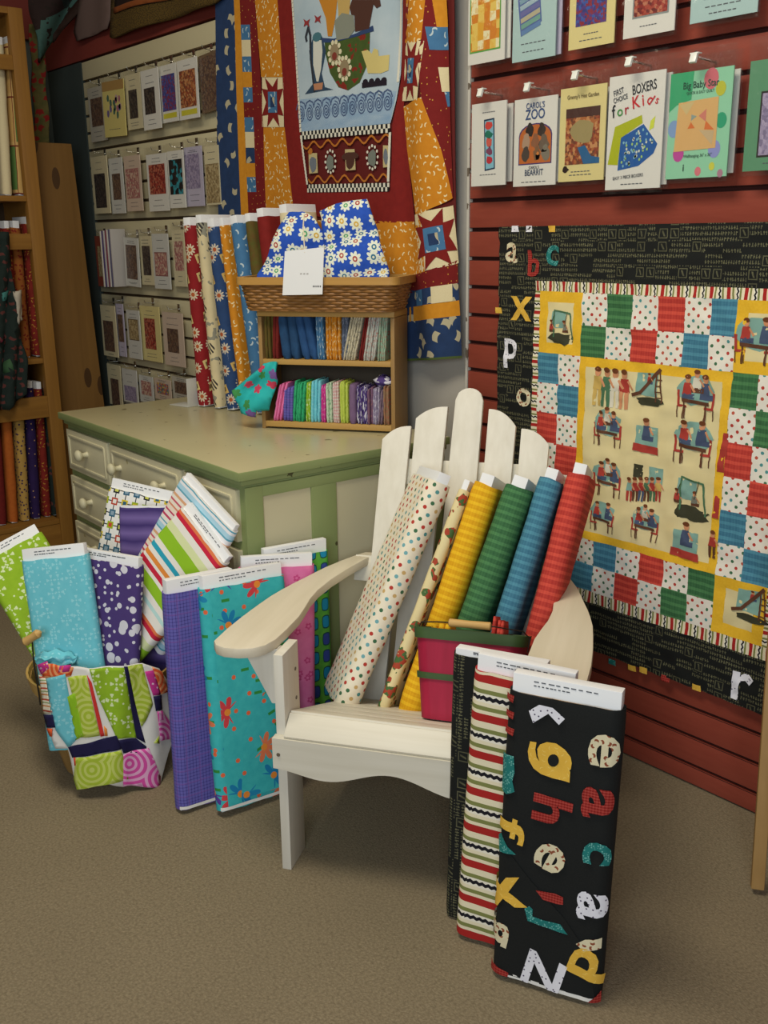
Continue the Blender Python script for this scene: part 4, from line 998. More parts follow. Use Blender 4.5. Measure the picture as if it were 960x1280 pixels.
# ------------------------------------------------------------------ pattern packets on hooks
def art(name, cols, sc=150, rand=1.0):
    return mat('printed_picture_'+name, lambda g, x, y: g.mix((g.noise(x, y, sc*1.3) > .55)*.45, (lambda v: g.pal(v[2], cols))(g.voro(x, y, sc, rand)), cols[0]), .5)
ARTS = dict(brown=art('brown', ['#5a4436', '#6b4f40', '#4a3a38', '#7a6450']), dark=art('dark', ['#2e2a2c', '#4a4038', '#39302e', '#5a5048']), blue=art('blue', ['#3a3f7a', '#8a2f3a', '#5a3a7a', '#3f5aa0']), rust=art('rust', ['#a8653a', '#8a3f2c', '#c08a5a', '#6a4030']), red=art('red', ['#8a2f2a', '#a84a3a', '#6a2a2a', '#b8765a']), pink=art('pink', ['#b88a7a', '#a86a6a', '#c9b09a', '#8a5a58']), teal=art('teal', ['#15181c', '#1a2024', '#2f8f9c', '#15181c'], 60), lav=art('lavender', ['#8a7f9c', '#9c90aa', '#7a708c', '#a89cb4']), multi=art('multi', ['#5a7aa0', '#b8704a', '#c9a84a', '#4a6a4a', '#a84a4a']), tan=art('tan', ['#a8936a', '#94805a', '#b8a57c', '#7a6848']), gold=art('gold', ['#d9a238', '#e6ddb0', '#cf7f2c', '#e0c060'], 45, .2), sea=art('sea', ['#7fa8a8', '#4a5f94', '#9cb8a0', '#5a6fa0'], 50))
CARDS = dict(grey='#b5afa0', cream='#cfc4a0', yellow='#d4c57a', white='#d9d6cc', pinkish='#c9b4a0', rust='#8a4232', lav='#b9b2c4', brown='#6f5a44', gold='#d8c98a', sage='#5c8f6c', mint='#8fc9a4', sky='#a9c3bf', pale='#c9c8c0')
PY = D-.012
HK = STEEL; CLIP = mat('bright_clip', '#dcdcd2', .3, .7)
def hook(x, z, ln, label, group, sc=1.0):
    o = thing('slatwall_hook', label, 'hook', (x, D, z), group=group)
    mb = MB(); mb.tube([(0, -.001, -.003), (0, -.010, -.004), (0, -ln*.9, -.001), (0, -ln, .010)], .0018*sc, HK, 6); mb.build('peg', o)
    mb = MB()
    if sc > 1.2: mb.box((0, -ln-.006, -.004), (.016, .007, .020), CLIP, Matrix.Rotation(-.35, 3, 'X')); mb.box((0, -ln+.001, .006), (.022, .014, .003), CLIP)
    else: mb.box((0, -.006, .002), (.020*sc, .003, .030*sc), HK)
    mb.build('clip' if sc > 1.2 else 'bracket', o, bevel=.0008)
    return o
def packet(desc, box, card, pic, group, y=.03, picbox=(.14, .2, .86, .72), head=2, foot=2, strip=None, bag=.03, tilt=0.0, decor=None, frame=None, name='pattern_packet', hk=True, hgroup=None, where='', side=None, txt=None, clip=False, th=.003):
    u0, v0, u1, v1 = box; Y = D-y; um = (u0+u1)/2
    X0, X1 = onY(u0, (v0+v1)/2, Y).x, onY(u1, (v0+v1)/2, Y).x; Z1, Z0 = onY(um, v0, Y).z, onY(um, v1, Y).z
    W, Hh = X1-X0, Z1-Z0; xc = (X0+X1)/2
    o = thing(name, desc, 'pattern packet', (xc, Y, Z1+bag*.5), group=group); o.rotation_euler = (0, tilt, 0)
    zt = -bag*.5
    fn = lambda x, z, k=.0004: V((x, -th/2-k, z))
    mb = MB(); mb.box((0, 0, zt-Hh/2), (W, th, Hh), flat(CARDS[card], .5))
    P = lambda a, b: (-W/2+a*W, zt-b*Hh)
    if pic:
        a, b, c, d = picbox; x0, z0 = P(a, d); x1, z1 = P(c, b)
        if frame: e = .004; mb.tess([(x0-e, z0-e), (x1+e, z0-e), (x1+e, z1+e), (x0-e, z1+e)], lambda x, z: fn(x, z, .0003), flat(frame, .5))
        mb.tess([(x0, z0), (x1, z0), (x1, z1), (x0, z1)], lambda x, z: fn(x, z, .0006), ARTS[pic])
    rr = random.Random(hash(desc) % 999 if False else len(desc)*7+int(u0))
    def lines_(n_, b0, b1):
        for k in range(n_):
            b = b0+(b1-b0)*(k+.5)/n_; wl = rr.uniform(.3, .6); x0, z0 = P(.5-wl/2, b)
            for q in range(6): xa = x0+wl*W*q/6; mb.tess([(xa, z0-.0011), (xa+wl*W/6*.75, z0-.0011), (xa+wl*W/6*.75, z0+.0011), (xa, z0+.0011)], fn, INK)
    if head: lines_(head, .05, picbox[1]-.02)
    if foot: lines_(foot, picbox[3]+.06, .95)
    if strip: x0, z0 = P(.1, .93); x1, z1 = P(.9, .84); mb.tess([(x0, z0), (x1, z0), (x1, z1), (x0, z1)], fn, flat(strip, .5))
    if txt:
        for (s, a, b, sz, col, rot, sx) in txt: text(mb, lambda x, z: fn(x, z, .0012), s, *P(a, b), sz, flat(col, .6), rot, sx, .02)
    if decor: decor(mb, fn, P, W, Hh)
    mb.build('printed_card', o, smooth=False)
    mb = MB(); bw_ = W+.008
    mb.grid(lambda i, j: (-bw_/2+bw_*i, -th/2-.0035-.004*sin(pi*i)*sin(pi*j)+.0015*noise.noise((i*4+um, j*7, 1)), bag*.5-(Hh+bag+.010)*j), 8, 12, BAG)
    mb.grid(lambda i, j: (-bw_/2+bw_*i, th/2+.0015, bag*.5-(Hh+bag+.010)*j), 1, 1, BAG)
    mb.build('clear_bag', o, merge=False)
    if hk:
        hook(xc, Z1+bag*.55, y+.022 if not clip else y+.03, 'hook for '+(where or desc), hgroup or (group+' hooks'), 1.0 if not clip else 1.6)
    return o
GP = 'pattern packets on the cream slatwall'
GH = 'hooks on the cream slatwall'
def dec_yellow(mb, fn, P, W, Hh):
    for k in range(14): x, z = P(rnd.uniform(.2, .85), rnd.uniform(.3, .65)); blob(mb, fn, x, z, .012, .014, flat(rnd.choice(['#5a6fa0', '#a86a7a', '#6a5a8a', '#4a6a5a', '#b89aa0'])), 8)
    x0, z0 = P(0, .17); x1, z1 = P(1, 0); mb.tess([(x0, z0), (x1, z0), (x1, z1), (x0, z1)], lambda x, z: fn(x, z, .0003), flat('#a8854c'))
rnd = random.Random(3)
LEFT = [
 ('top row, grey card with brown picture, furthest left', (112, 108, 132, 177), 'grey', 'brown', {}),
 ('top row, yellow card scattered with small flowers', (130, 100, 157, 171), 'yellow', None, dict(decor=dec_yellow, head=0, foot=1, tilt=.03)),
 ('top row, beige card with narrow dark picture', (158, 92, 177, 162), 'cream', 'dark', dict(picbox=(.2, .28, .75, .8))),
 ('top row, cream card with a dark brown rectangle', (178, 86, 200, 162), 'white', 'dark', dict(picbox=(.14, .3, .75, .74))),
 ('top row, red and blue quilt with yellow band', (201, 80, 222, 153), 'white', 'blue', dict(picbox=(.1, .17, .9, .8), strip='#c9c03a', head=1, foot=0)),
 ('top row, tan quilt with yellow band', (223, 73, 248, 149), 'white', 'rust', dict(picbox=(.1, .18, .9, .8), strip='#c9c03a', head=1, foot=0)),
 ('top row, dark brown picture at the quilt edge', (249, 66, 273, 140), 'brown', 'brown', dict(picbox=(.05, .05, .95, .95), head=0, foot=0, tilt=-.06)),
 ('second row, cream card with dark picture, furthest left', (116, 195, 136, 267), 'cream', 'dark', dict(picbox=(.14, .3, .82, .9), foot=0)),
 ('second row, pale card with small brown picture', (138, 197, 155, 267), 'pale', 'brown', dict(picbox=(.2, .28, .8, .75))),
 ('second row, beige card framed in pink', (157, 194, 177, 264), 'pinkish', 'pink', dict(picbox=(.1, .25, .85, .75), frame='#a86a6a')),
 ('second row, white card with brown and red quilt', (185, 192, 210, 264), 'white', 'red', dict(picbox=(.1, .18, .9, .7))),
 ('second row, black picture with a pale teal figure', (211, 188, 231, 260), 'white', 'teal', dict(picbox=(.08, .15, .9, .76))),
 ('second row, lavender picture', (232, 183, 254, 258), 'lav', 'lav', dict(picbox=(.05, .12, .85, .7))),
 ('second row, brown patchwork at the quilt edge', (257, 182, 275, 256), 'cream', 'tan', dict(picbox=(.04, .3, .96, .97), foot=0)),
 ('third row, rust red card, furthest left', (121, 295, 137, 358), 'rust', 'tan', dict(picbox=(.15, .2, .85, .8), head=0, foot=0)),
 ('third row, pale card with slanting dark quilt', (157, 297, 175, 358), 'pale', 'brown', dict(picbox=(.12, .15, .85, .85), tilt=.04)),
 ('third row, pale card with dark framed oblong', (176, 295, 191, 356), 'cream', 'dark', dict(picbox=(.2, .2, .85, .8))),
 ('third row, white card with all-over rosy print', (192, 292, 212, 361), 'pale', 'pink', dict(picbox=(.12, .35, .85, .75), frame='#8a5a58')),
 ('third row, beige card behind dark red bolt', (217, 287, 232, 358), 'cream', 'pink', {}),
 ('fourth row, brown and cream card, furthest left', (128, 382, 146, 445), 'cream', 'brown', dict(picbox=(.12, .3, .8, .9))),
 ('fourth row, greyed card seen on the slant', (147, 380, 156, 445), 'lav', 'brown', {}),
 ('fourth row, pale card with tan squares', (160, 388, 176, 448), 'pale', 'tan', dict(picbox=(.15, .2, .85, .6), frame='#6a5a44')),
 ('fourth row, yellow card with dark red picture', (177, 383, 201, 451), 'gold', 'red', dict(picbox=(.2, .22, .75, .78))),
 ('fourth row, pinkish card beside dark red bolt', (205, 391, 230, 457), 'pinkish', 'brown', dict(picbox=(.2, .3, .75, .75))),
 ('bottom row, beige card with dark picture, furthest left', (136, 456, 152, 506), 'cream', 'brown', dict(picbox=(.2, .35, .8, 1))),
 ('bottom row, pale card with a blue-grey foot', (154, 462, 172, 503), 'pale', 'lav', dict(picbox=(.1, .5, .9, .95), foot=0)),
 ('bottom row, white and rose card', (175, 470, 192, 503), 'pale', 'pink', {}),
 ('bottom row, rose and green card', (194, 474, 214, 500), 'pinkish', 'multi', {}),
 ('bottom row, grey card behind the red bolt foot', (216, 472, 238, 500), 'grey', 'brown', {}),
]
for i, (d_, bx_, cd, pc, kw) in enumerate(LEFT):
    packet('quilt pattern packet on cream slatwall, '+d_, bx_, cd, pc, GP, y=.026+.013*(i % 2), where='cream slatwall packet, '+d_, hgroup=GH, **kw)
# stack of magazines seen spine-on
for k in range(7):
    u = 138+k*2.1; X0 = onY(u, 320, D-.05).x; Z1, Z0 = onY(u, 289-k*.5, D-.05).z, onY(u, 358, D-.05).z
    mb = MB(); mb.box((X0, D-.057, (Z0+Z1)/2), (.008, .07, Z1-Z0), flat(('#c9c2b4', '#4a3f6a', '#b9b4b0', '#7a3f4a', '#c4bfb8', '#5a5670', '#b0aaa4')[k], .4)); 
    tag(mb.build('pattern_booklet', None, (X0, D-.057, Z0), bevel=.001), ('pattern booklet hung edge-on on the cream slatwall, ' + ('leftmost of the row of spines', 'dark violet spine second from left', 'pale spine third from left', 'plum red spine in the middle', 'pale spine right of the plum one', 'slate spine second from right', 'rightmost of the row of spines')[k]), 'booklet', 'booklets hung edge-on')
# right wall
GQ = 'pattern packets on the red slatwall'; GHQ = 'hooks on the red slatwall'
def d_zoo(mb, fn, P, W, Hh):
    x0, z0 = P(.14, .74); x1, z1 = P(.88, .30)
    pts = [(x0, z0), (x1, z0), (x1, z1-.03)] + [((x0+x1)/2+(x1-x0)/2*cos(pi*k/10), z1-.03+.03*sin(pi*k/10)) for k in range(1, 10)] + [(x0, z1-.03)]
    mb.tess([(x+(.003 if x > 0 else -.003), z+(.003 if z > (z0+z1)/2 else -.003)) for x, z in pts], lambda x, z: fn(x, z, .0003), flat('#4a3a6a'))
    mb.tess(pts, lambda x, z: fn(x, z, .0006), flat('#b8642c'))
    for a, b, r_, c in ((.38, .37, .013, '#2c2420'), (.66, .38, .013, '#3a2f28'), (.3, .50, .015, '#a88a70'), (.52, .50, .014, '#8a5a3c'), (.72, .54, .017, '#6a5a4a'), (.30, .64, .014, '#4a4038'), (.56, .64, .013, '#7a5a3c'), (.76, .64, .015, '#7a7262'), (.58, .67, .008, '#c97a3a')):
        x, z = P(a, b); blob(mb, lambda x, z: fn(x, z, .0009), x, z, r_, r_*1.1, flat(c), 12, .15, rnd); blob(mb, lambda x, z: fn(x, z, .0011), x, z+r_, r_*.6, r_*.55, flat(c), 9, .15, rnd)
def d_banner(mb, fn, P, W, Hh):
    q = [P(.36, .2), P(.66, .19), P(.70, .80), P(.40, .82)]; mb.tess(q, fn, flat('#23354f'))
    q = [P(.39, .22), P(.63, .21), P(.67, .785), P(.43, .80)]; mb.tess(q, lambda x, z: fn(x, z, .0007), flat('#7fb4c4'))
    for b, c in ((.28, '#c9433a'), (.38, '#1f6f5a'), (.48, '#c9584a'), (.58, '#7a3f5a'), (.70, '#b8303a')): x, z = P(.52+(b-.5)*.08, b); blob(mb, lambda x, z: fn(x, z, .001), x, z, .013, .011, flat(c), 9, .3, rnd)
def d_girls(mb, fn, P, W, Hh):
    f2 = lambda x, z: fn(x, z, .0009)
    mb.tess([P(.42, .64), P(.58, .62), P(.72, .74), P(.90, .76), P(.90, .82), P(.56, .82)], f2, flat('#2c5f8a'))
    x, z = P(.5, .47); blob(mb, f2, x, z, .035, .03, flat('#9a8a5c'), 14, .15, rnd)
    x0, z0 = P(.14, .32); x1, z1 = P(.88, .22); mb.tess([(x0, z0), (x1, z0), (x1, z1), (x0, z1)], f2, flat('#4a2f28'))
    x, z = P(.17, .87); blob(mb, f2, x, z, .009, .008, flat('#2c1c18'), 9, .3, rnd)
def d_boxers(mb, fn, P, W, Hh):
    f2 = lambda x, z: fn(x, z, .0005); f3 = lambda x, z: fn(x, z, .0009)
    mb.tess([P(.14, .44), P(.62, .36), P(.64, .43), P(.26, .54), P(.22, .78), P(.03, .77)], f2, flat('#a9b020'))
    mb.tess([P(.26, .54), P(.66, .44), P(.92, .62), P(.86, .70), P(.60, .80), P(.22, .83)], f2, flat('#24589a'))
    for k in range(90):
        a, b = rnd.uniform(.28, .86), rnd.uniform(.48, .81)
        if b > .545-(a-.26)*.25+.03 and b > .44+(a-.66)*.7+.03 and b < .83-(a-.22)*.10-(.18*(a-.6)/.3 if a > .6 else 0)-.02: x, z = P(a, b); disc(mb, f3, x, z, .0028, .0035, flat(rnd.choice(['#9cc070', '#c9cfc0', '#7fb0c0'])), 6)
    mb.tess([P(.78, .42), P(.86, .38), P(.84, .48), P(.76, .50)], f2, flat('#c9d24a'))
def d_star(mb, fn, P, W, Hh):
    f2 = lambda x, z: fn(x, z, .0004); f3 = lambda x, z: fn(x, z, .0008); f4 = lambda x, z: fn(x, z, .0011)
    mb.tess([P(.0, .0), P(.38, .0), P(.36, .26), P(.12, .30), P(0, .36)], f2, flat('#3fa06e'))
    for a, b, rx, c in ((.66, .03, .02, '#c96a72'), (.82, .19, .014, '#b8b83a'), (.06, .52, .017, '#7f9ac0'), (.86, .48, .015, '#2f9a70'), (.2, .76, .016, '#b84a94'), (.78, .74, .017, '#8a90c4'), (.76, .90, .008, '#c9c84a'), (.54, .94, .009, '#d0747a'), (.9, .97, .008, '#a87a8a')): x, z = P(a, b); disc(mb, f2, max(-W/2+rx*.9, min(W/2-rx*.9, x)), min(z, P(0, .0)[1]-rx), rx*.9, rx*1.1, flat(c), 14)
    mb.tess([P(.16, .28), P(.80, .26), P(.80, .73), P(.12, .74)], f3, flat('#d3a86c'))
    for t, c in (((.38, .40, .47, .42, .38, .46), '#8a9a90'), ((.62, .36, .62, .48, .50, .42), '#c97a6a'), ((.38, .47, .45, .53, .33, .53), '#d0703a'), ((.62, .47, .76, .56, .60, .55), '#d0703a'), ((.18, .30, .42, .28, .30, .40), '#c9b27c'), ((.52, .55, .76, .57, .74, .70), '#c0a880')): mb.tess([P(t[0], t[1]), P(t[2], t[3]), P(t[4], t[5])], f4, flat(c))
def d_sea(mb, fn, P, W, Hh):
    f2 = lambda x, z: fn(x, z, .0005); f3 = lambda x, z: fn(x, z, .0009)
    mb.tess([P(.1, .3), P(.6, .18), P(.68, .62), P(.2, .74)], f2, flat('#55669a'))
    for k, c in enumerate(('#7a9aa8', '#9ab0b8', '#6a6a9a', '#b0a88a', '#6f9c8c', '#5f7fa8')): 
        b = .3+.065*k; mb.tess([P(.16+.01*k, b+.06), P(.60+.01*k, b-.02), P(.61+.01*k, b+.03), P(.17+.01*k, b+.11)], f3, flat(c))
TOPR = [('gold and white pinwheels', (586, -40, 632, 78), 'white', 'gold', dict(picbox=(.08, .1, .86, .86), frame='#5fa04a', head=0, foot=0)),
 ('slanting blue striped quilt', (642, -48, 696, 74), 'sky', None, dict(decor=d_sea, head=0, foot=2)),
 ('purple and blue picture on a sandy card', (713, -55, 770, 58), 'gold', 'blue', dict(picbox=(.15, .2, .82, .75), head=0)),
 ('red and navy quilt on a white card', (782, -64, 846, 43), 'white', 'red', dict(picbox=(.2, .25, .85, .76), frame='#8a8f8c', head=0, foot=1)),
 ('pale blue card at frame corner', (866, -70, 950, 22), 'sky', 'sea', dict(picbox=(.2, .2, .8, .7)))]
for i, (d_, bx_, cd, pc, kw) in enumerate(TOPR):
    packet('upper row packet on red slatwall, '+d_, bx_, cd, pc, GQ, y=.045, where='red slatwall packet, '+d_, hgroup=GHQ, clip=True, **kw)
LOWR = [('narrow white card with blue motif banner', (590, 128, 633, 232), 'white', None, dict(decor=d_banner, head=1, foot=1)),
 ('toy bears on orange arch', (643, 122, 696, 232), 'white', None, dict(decor=d_zoo, head=0, foot=1, picbox=(.1, .2, .9, .90), txt=[("CAROL'S", .5, .09, .020, '#2f4a7a', 0, .8), ('ZOO', .5, .19, .034, '#2f4a7a', 0, .85), ("CAROL'S", .5, .79, .010, '#3a4048', 0, .9), ('BEARRIT', .5, .85, .021, '#2f3f5a', 0, .8)])),
 ('cream card with tan photograph', (700, 108, 757, 226), 'gold', 'rust', dict(decor=d_girls, picbox=(.14, .26, .88, .82), head=0, foot=2, txt=[("Granny's Hex Garden", .5, .1, .013, '#6a5a3a', 0, .85)])),
 ('lime and blue boxer shorts', (760, 92, 829, 236), 'white', None, dict(decor=d_boxers, head=0, foot=1, picbox=(.1, .2, .9, .90), txt=[('FIRST', .18, .14, .018, '#33363a', .25, .7), ('CHOICE', .22, .20, .016, '#33363a', .2, .7), ('BOXERS', .64, .13, .030, '#23262a', .12, .62), ('f', .10, .31, .040, '#23262a', .1, .9), ('o', .22, .31, .032, '#3f8a3a', .1, 1), ('r', .34, .30, .032, '#a8303a', .1, 1), ('K', .50, .25, .038, '#c02a30', .15, .9), ('i', .63, .24, .036, '#c02a30', .15, .9), ('d', .76, .24, .034, '#c02a30', -.7, .9), ('s', .88, .25, .026, '#c02a30', -.4, .9), ('EASY 3 PIECE BOXERS', .42, .89, .010, '#3a3d40', .06, .9)])),
 ('mint card with spots and peach block', (836, 88, 913, 222), 'mint', None, dict(decor=d_star, head=0, foot=0, txt=[('Big Baby Star', .5, .13, .020, '#2a4f40', 0, .85), ('QUICK & EASY QUILT', .5, .2, .008, '#3a5a4a', 0, .9), ('Wallhanging 36" x 36"', .52, .79, .009, '#3a5a4a', 0, .9), ('i', .3, .9, .022, '#23302a', 0, 1)])),
 ('sage green card at frame edge', (934, 72, 1010, 212), 'sage', 'lav', dict(picbox=(.25, .3, .85, .86), frame='#2c2a28', head=0, foot=1))]
for i, (d_, bx_, cd, pc, kw) in enumerate(LOWR):
    packet('lower row packet on red slatwall, '+d_, bx_, cd, pc, GQ, y=.052, where='red slatwall packet, '+d_, hgroup=GHQ, clip=True, bag=.045, **kw)
    u0, v0, u1, v1 = bx_
    if i < 5: packet('plain packet peeping out behind the '+d_, (u0+5, v0+4, u1+8, v1-4), 'white', None, GQ, y=.030+.010*(i % 2), hk=False, head=0, foot=0, bag=.04)
for i, (d_, bx_, cd, pc, kw) in enumerate(TOPR[:2]):
    u0, v0, u1, v1 = bx_; packet('plain packet behind the '+d_, (u0+7, v0+4, u1+7, v1-2), 'white' if i == 0 else 'lav', None, GQ, y=.033, hk=False, head=0, foot=0)

# ------------------------------------------------------------------ school-days quilt on the red wall
qy = D-.014
def puff(x, z): return .0055*noise.noise((x*26, z*26, 1)) + .0036*noise.noise((x*60, z*60, 2)) + .004*noise.noise((x*5, z*3, 9))
def qf(x, z, o=0.0): return V((x, qy-.010+puff(x, z)-o, z))
mb = MB()
def qp(x0, z0, x1, z1, m_, cuts=None):
    nu, nv = max(2, int(abs(x1-x0)/.013)), max(2, int(abs(z1-z0)/.013))
    mb.grid(lambda i, j: qf(x0+(x1-x0)*i, z0+(z1-z0)*j), nu, nv, m_, lambda i, j: (x0+(x1-x0)*i, z0+(z1-z0)*j))
xa, xs, xm = -1.987, -1.853, -1.834; zt, zs_, zm = 1.417, 1.276, 1.25
CX_ = [-1.691, -1.611, -1.533, -1.457, -1.383, -1.313, -1.247]; XRY = -1.112; xsr, xmr, xe_ = -1.09, -1.112, -.955
zr = [1.25, 1.167, 1.087]; ziy0, ziy1 = 1.062, .620; zb0 = .598; zrb = [.598, .527, .452]; zsb = .420; zb = .283
qp(xa, zs_, xe_, zt, NUM); qp(xa, zb, xs, zs_, NUM); qp(xsr, zb, xe_, zs_, NUM); qp(xs, zb, xsr, zsb, NUM)
qp(xs, zm, xsr, zs_, STRIPH); qp(xs, zsb, xsr, zrb[2], STRIPH); qp(xs, zrb[2], xm, zm, STRIPV); qp(xmr, zrb[2], xsr, zm, STRIPV)
def yblock(x0, z0, x1, z1, e=.028):
    qp(x0, z0, x0+e, z1, QYEL); qp(x1-e, z0, x1, z1, QYEL); qp(x0+e, z0, x1-e, z0+e, QYEL); qp(x0+e, z1-e, x1-e, z1, QYEL); qp(x0+e, z0+e, x1-e, z1-e, QCRM)
yblock(xm, zr[2], CX_[0], zr[0]); yblock(CX_[-1], zr[2], xmr, zr[0]); yblock(xm, zrb[2], CX_[0], zrb[0]); yblock(CX_[-1], zrb[2], xmr, zrb[0])
seq = [[POLKQ, GRN, POLKQ, RED, POLKQ, BLU], [GRN, POLKQ, RED, POLKQ, BLU, POLKQ]]
for r_ in (0, 1):
    for c_ in range(6): qp(CX_[c_], zr[r_+1], CX_[c_+1], zr[r_], seq[r_][c_])
CXB = [CX_[0]+(CX_[-1]-CX_[0])*k/6 for k in range(7)]
seqb = [[POLKQ, BLU, POLKQ, RED, POLKQ, GRN], [BLU, POLKQ, RED, POLKQ, GRN, POLKQ]]
for r_ in (0, 1):
    for c_ in range(6): qp(CXB[c_], zrb[r_+1], CXB[c_+1], zrb[r_], seqb[r_][c_])
zc = [1.087-(1.087-.598)*k/6 for k in range(7)]; xl = [xm, -1.762, CX_[0]]; xr_ = [CX_[-1], -1.18, xmr]
sl = [(BLU, POLKQ), (POLKQ, BLU), (RED, POLKQ), (POLKQ, RED), (GRN, POLKQ), (POLKQ, GRN)]; sr = [(GRN, POLKQ), (POLKQ, GRN), (RED, POLKQ), (POLKQ, RED), (BLU, POLKQ), (POLKQ, BLU)]
for r_ in range(6):
    for c_ in range(2): qp(xl[c_], zc[r_+1], xl[c_+1], zc[r_], sl[r_][c_]); qp(xr_[c_], zc[r_+1], xr_[c_+1], zc[r_], sr[r_][c_])
yi = (CX_[0]+.0, CX_[-1]); e = .022
qp(yi[0], zb0, yi[0]+e, zr[2], QYEL); qp(yi[1]-e, zb0, yi[1], zr[2], QYEL); qp(yi[0]+e, zb0, yi[1]-e, ziy1, QYEL); qp(yi[0]+e, ziy0, yi[1]-e, zr[2], QYEL); qp(yi[0]+e, ziy1, yi[1]-e, ziy0, QCRM)
mb.defl = .013
# printed scenes: children at tables, swings, slides
F_ = {k: flat(c) for k, c in dict(te='#7fa598', sk='#c98a62', rd='#a83a30', br='#5f3a26', nv='#44506a', gn='#4a7050', hr='#6a3a1c', yl='#c9a85a', wh='#d9d2bc', dk='#3a3a28', gr='#7a7a6c').items()}
q1 = lambda x, z: qf(x, z, .0009); q2 = lambda x, z: qf(x, z, .0015); q3 = lambda x, z: qf(x, z, .0021)
rv = random.Random(5)
def kid(x, z, h, top, legs, hair='hr', sit=False):
    w_ = h*.16
    mb.tess([(x-w_, z+h*.42), (x+w_, z+h*.42), (x+w_*.7, z+h*.76), (x-w_*.7, z+h*.76)], q2, F_[top])
    if not sit:
        for s_ in (-1, 1): mb.tess([(x+s_*w_*.8, z), (x+s_*w_*.25, z), (x+s_*w_*.1, z+h*.44), (x+s_*w_*.85, z+h*.44)], q2, F_[legs])
    else: mb.tess([(x-w_, z+h*.3), (x+w_*1.6, z+h*.3), (x+w_*1.6, z+h*.45), (x-w_, z+h*.45)], q2, F_[legs])
    disc(mb, q2, x, z+h*.86, h*.095, h*.115, F_['sk'], 10); disc(mb, q3, x-h*.01, z+h*.935, h*.11, h*.07, F_[hair], 10)
    line(mb, q3, [(x+w_*.7, z+h*.7), (x+w_*1.5, z+h*.52)], h*.06, F_['sk'])
def chair_(x, z, h, d_=1):
    mb.tess([(x, z+h*.3), (x+d_*h*.07, z+h*.3), (x+d_*h*.05, z+h*.75), (x-d_*h*.03, z+h*.75)], q2, F_['rd']); mb.tess([(x, z+h*.28), (x+d_*h*.3, z+h*.28), (x+d_*h*.3, z+h*.35), (x, z+h*.35)], q2, F_['rd'])
    for t in (0, .25): line(mb, q2, [(x+d_*h*t, z+h*.3), (x+d_*h*(t+.02), z)], h*.035, F_['br'])
def v_table(x, z, s, n=2):
    blob(mb, q1, x, z+s*.18, s*.46, s*.34, F_['te'], 14, .12, rv); chair_(x-s*.45, z-s*.45, s*.8); chair_(x+s*.45, z-s*.45, s*.8, -1)
    kid(x-s*.22, z-s*.25, s*.75, 'rd', 'nv', sit=True); kid(x+s*.22, z-s*.25, s*.78, 'nv', 'nv', sit=True)
    if n > 2: kid(x+.0, z-.1*s, s*.72, 'wh', 'br', sit=True)
    mb.tess([(x-s*.34, z-s*.1), (x+s*.34, z-s*.14), (x+s*.34, z-s*.06), (x-s*.34, z-s*.02)], q3, F_['br'])
    for t in (-.28, .26): line(mb, q3, [(x+s*t, z-s*.1), (x+s*t, z-s*.46)], s*.045, F_['br'])
def v_slide(x, z, s):
    mb.tess([(x-s*.35, z-s*.15), (x+s*.3, z-s*.2), (x+s*.3, z+s*.42), (x-s*.32, z+s*.38)], q1, F_['te']); blob(mb, q2, x+s*.1, z-s*.32, s*.42, s*.1, F_['dk'], 12, .2, rv)
    line(mb, q3, [(x-s*.45, z-s*.2), (x-s*.2, z-s*.12), (x+s*.34, z+s*.5)], s*.09, F_['br']); line(mb, q3, [(x+s*.34, z+s*.5), (x+s*.46, z-s*.3)], s*.04, F_['br']); line(mb, q3, [(x+s*.26, z+s*.35), (x+s*.28, z-s*.3)], s*.04, F_['br'])
    for k in range(4): line(mb, q3, [(x+s*.28, z-s*.2+s*.15*k), (x+s*.42, z-s*.2+s*.15*k)], s*.03, F_['br'])
    kid(x+s*.05, z+s*.0, s*.4, 'rd', 'nv', sit=True)
def v_swing(x, z, s):
    mb.tess([(x-s*.3, z-s*.05), (x+s*.2, z-s*.05), (x+s*.2, z+s*.42), (x-s*.3, z+s*.42)], q1, F_['te']); blob(mb, q1, x+s*.08, z-s*.36, s*.46, s*.16, F_['dk'], 14, .25, rv)
    line(mb, q3, [(x-s*.2, z-s*.3), (x-s*.22, z+s*.45), (x+s*.36, z+s*.38), (x+s*.46, z-s*.35)], s*.045, F_['gn'])
    for dx, c in ((-.3, 'rd'), (.16, 'gr')): kid(x+s*dx, z-s*.32, s*.5, c, 'br', sit=True); line(mb, q3, [(x+s*dx, z), (x+s*(dx+.1), z+s*.42)], s*.02, F_['dk'])
def v_group(x, z, s):
    for dx, a, b in ((-.4, 'yl', 'yl'), (-.12, 'gn', 'gn'), (.14, 'wh', 'wh'), (.42, 'rd', 'sk')): kid(x+s*dx, z-s*.5, s*.98, a, b)
def v_desk(x, z, s):
    mb.tess([(x-s*.38, z-s*.3), (x+s*.38, z-s*.3), (x+s*.38, z+s*.3), (x-s*.36, z+s*.3)], q1, F_['te']); kid(x, z-s*.4, s*.95, 'nv', 'nv', sit=True)
    mb.tess([(x-s*.45, z-s*.45), (x+s*.45, z-s*.48), (x+s*.42, z-s*.26), (x-s*.42, z-s*.22)], q3, F_['rd'])
def v_line(x, z, s):
    mb.tess([(x-s*.35, z+s*.15), (x-s*.08, z+s*.15), (x-s*.08, z+s*.48), (x-s*.35, z+s*.48)], q1, F_['dk']); mb.tess([(x+s*.1, z+s*.05), (x+s*.5, z+s*.05), (x+s*.5, z+s*.48), (x+s*.1, z+s*.48)], q1, F_['te'])
    for k, (a, b) in enumerate((('te', 'rd'), ('rd', 'br'), ('rd', 'nv'), ('gn', 'br'), ('rd', 'gn'), ('yl', 'rd'))): kid(x-s*.45+s*.17*k, z-s*.5+s*.03*k, s*.62, a, b)
QX = lambda u, v: onY(u, v, qy-.01)
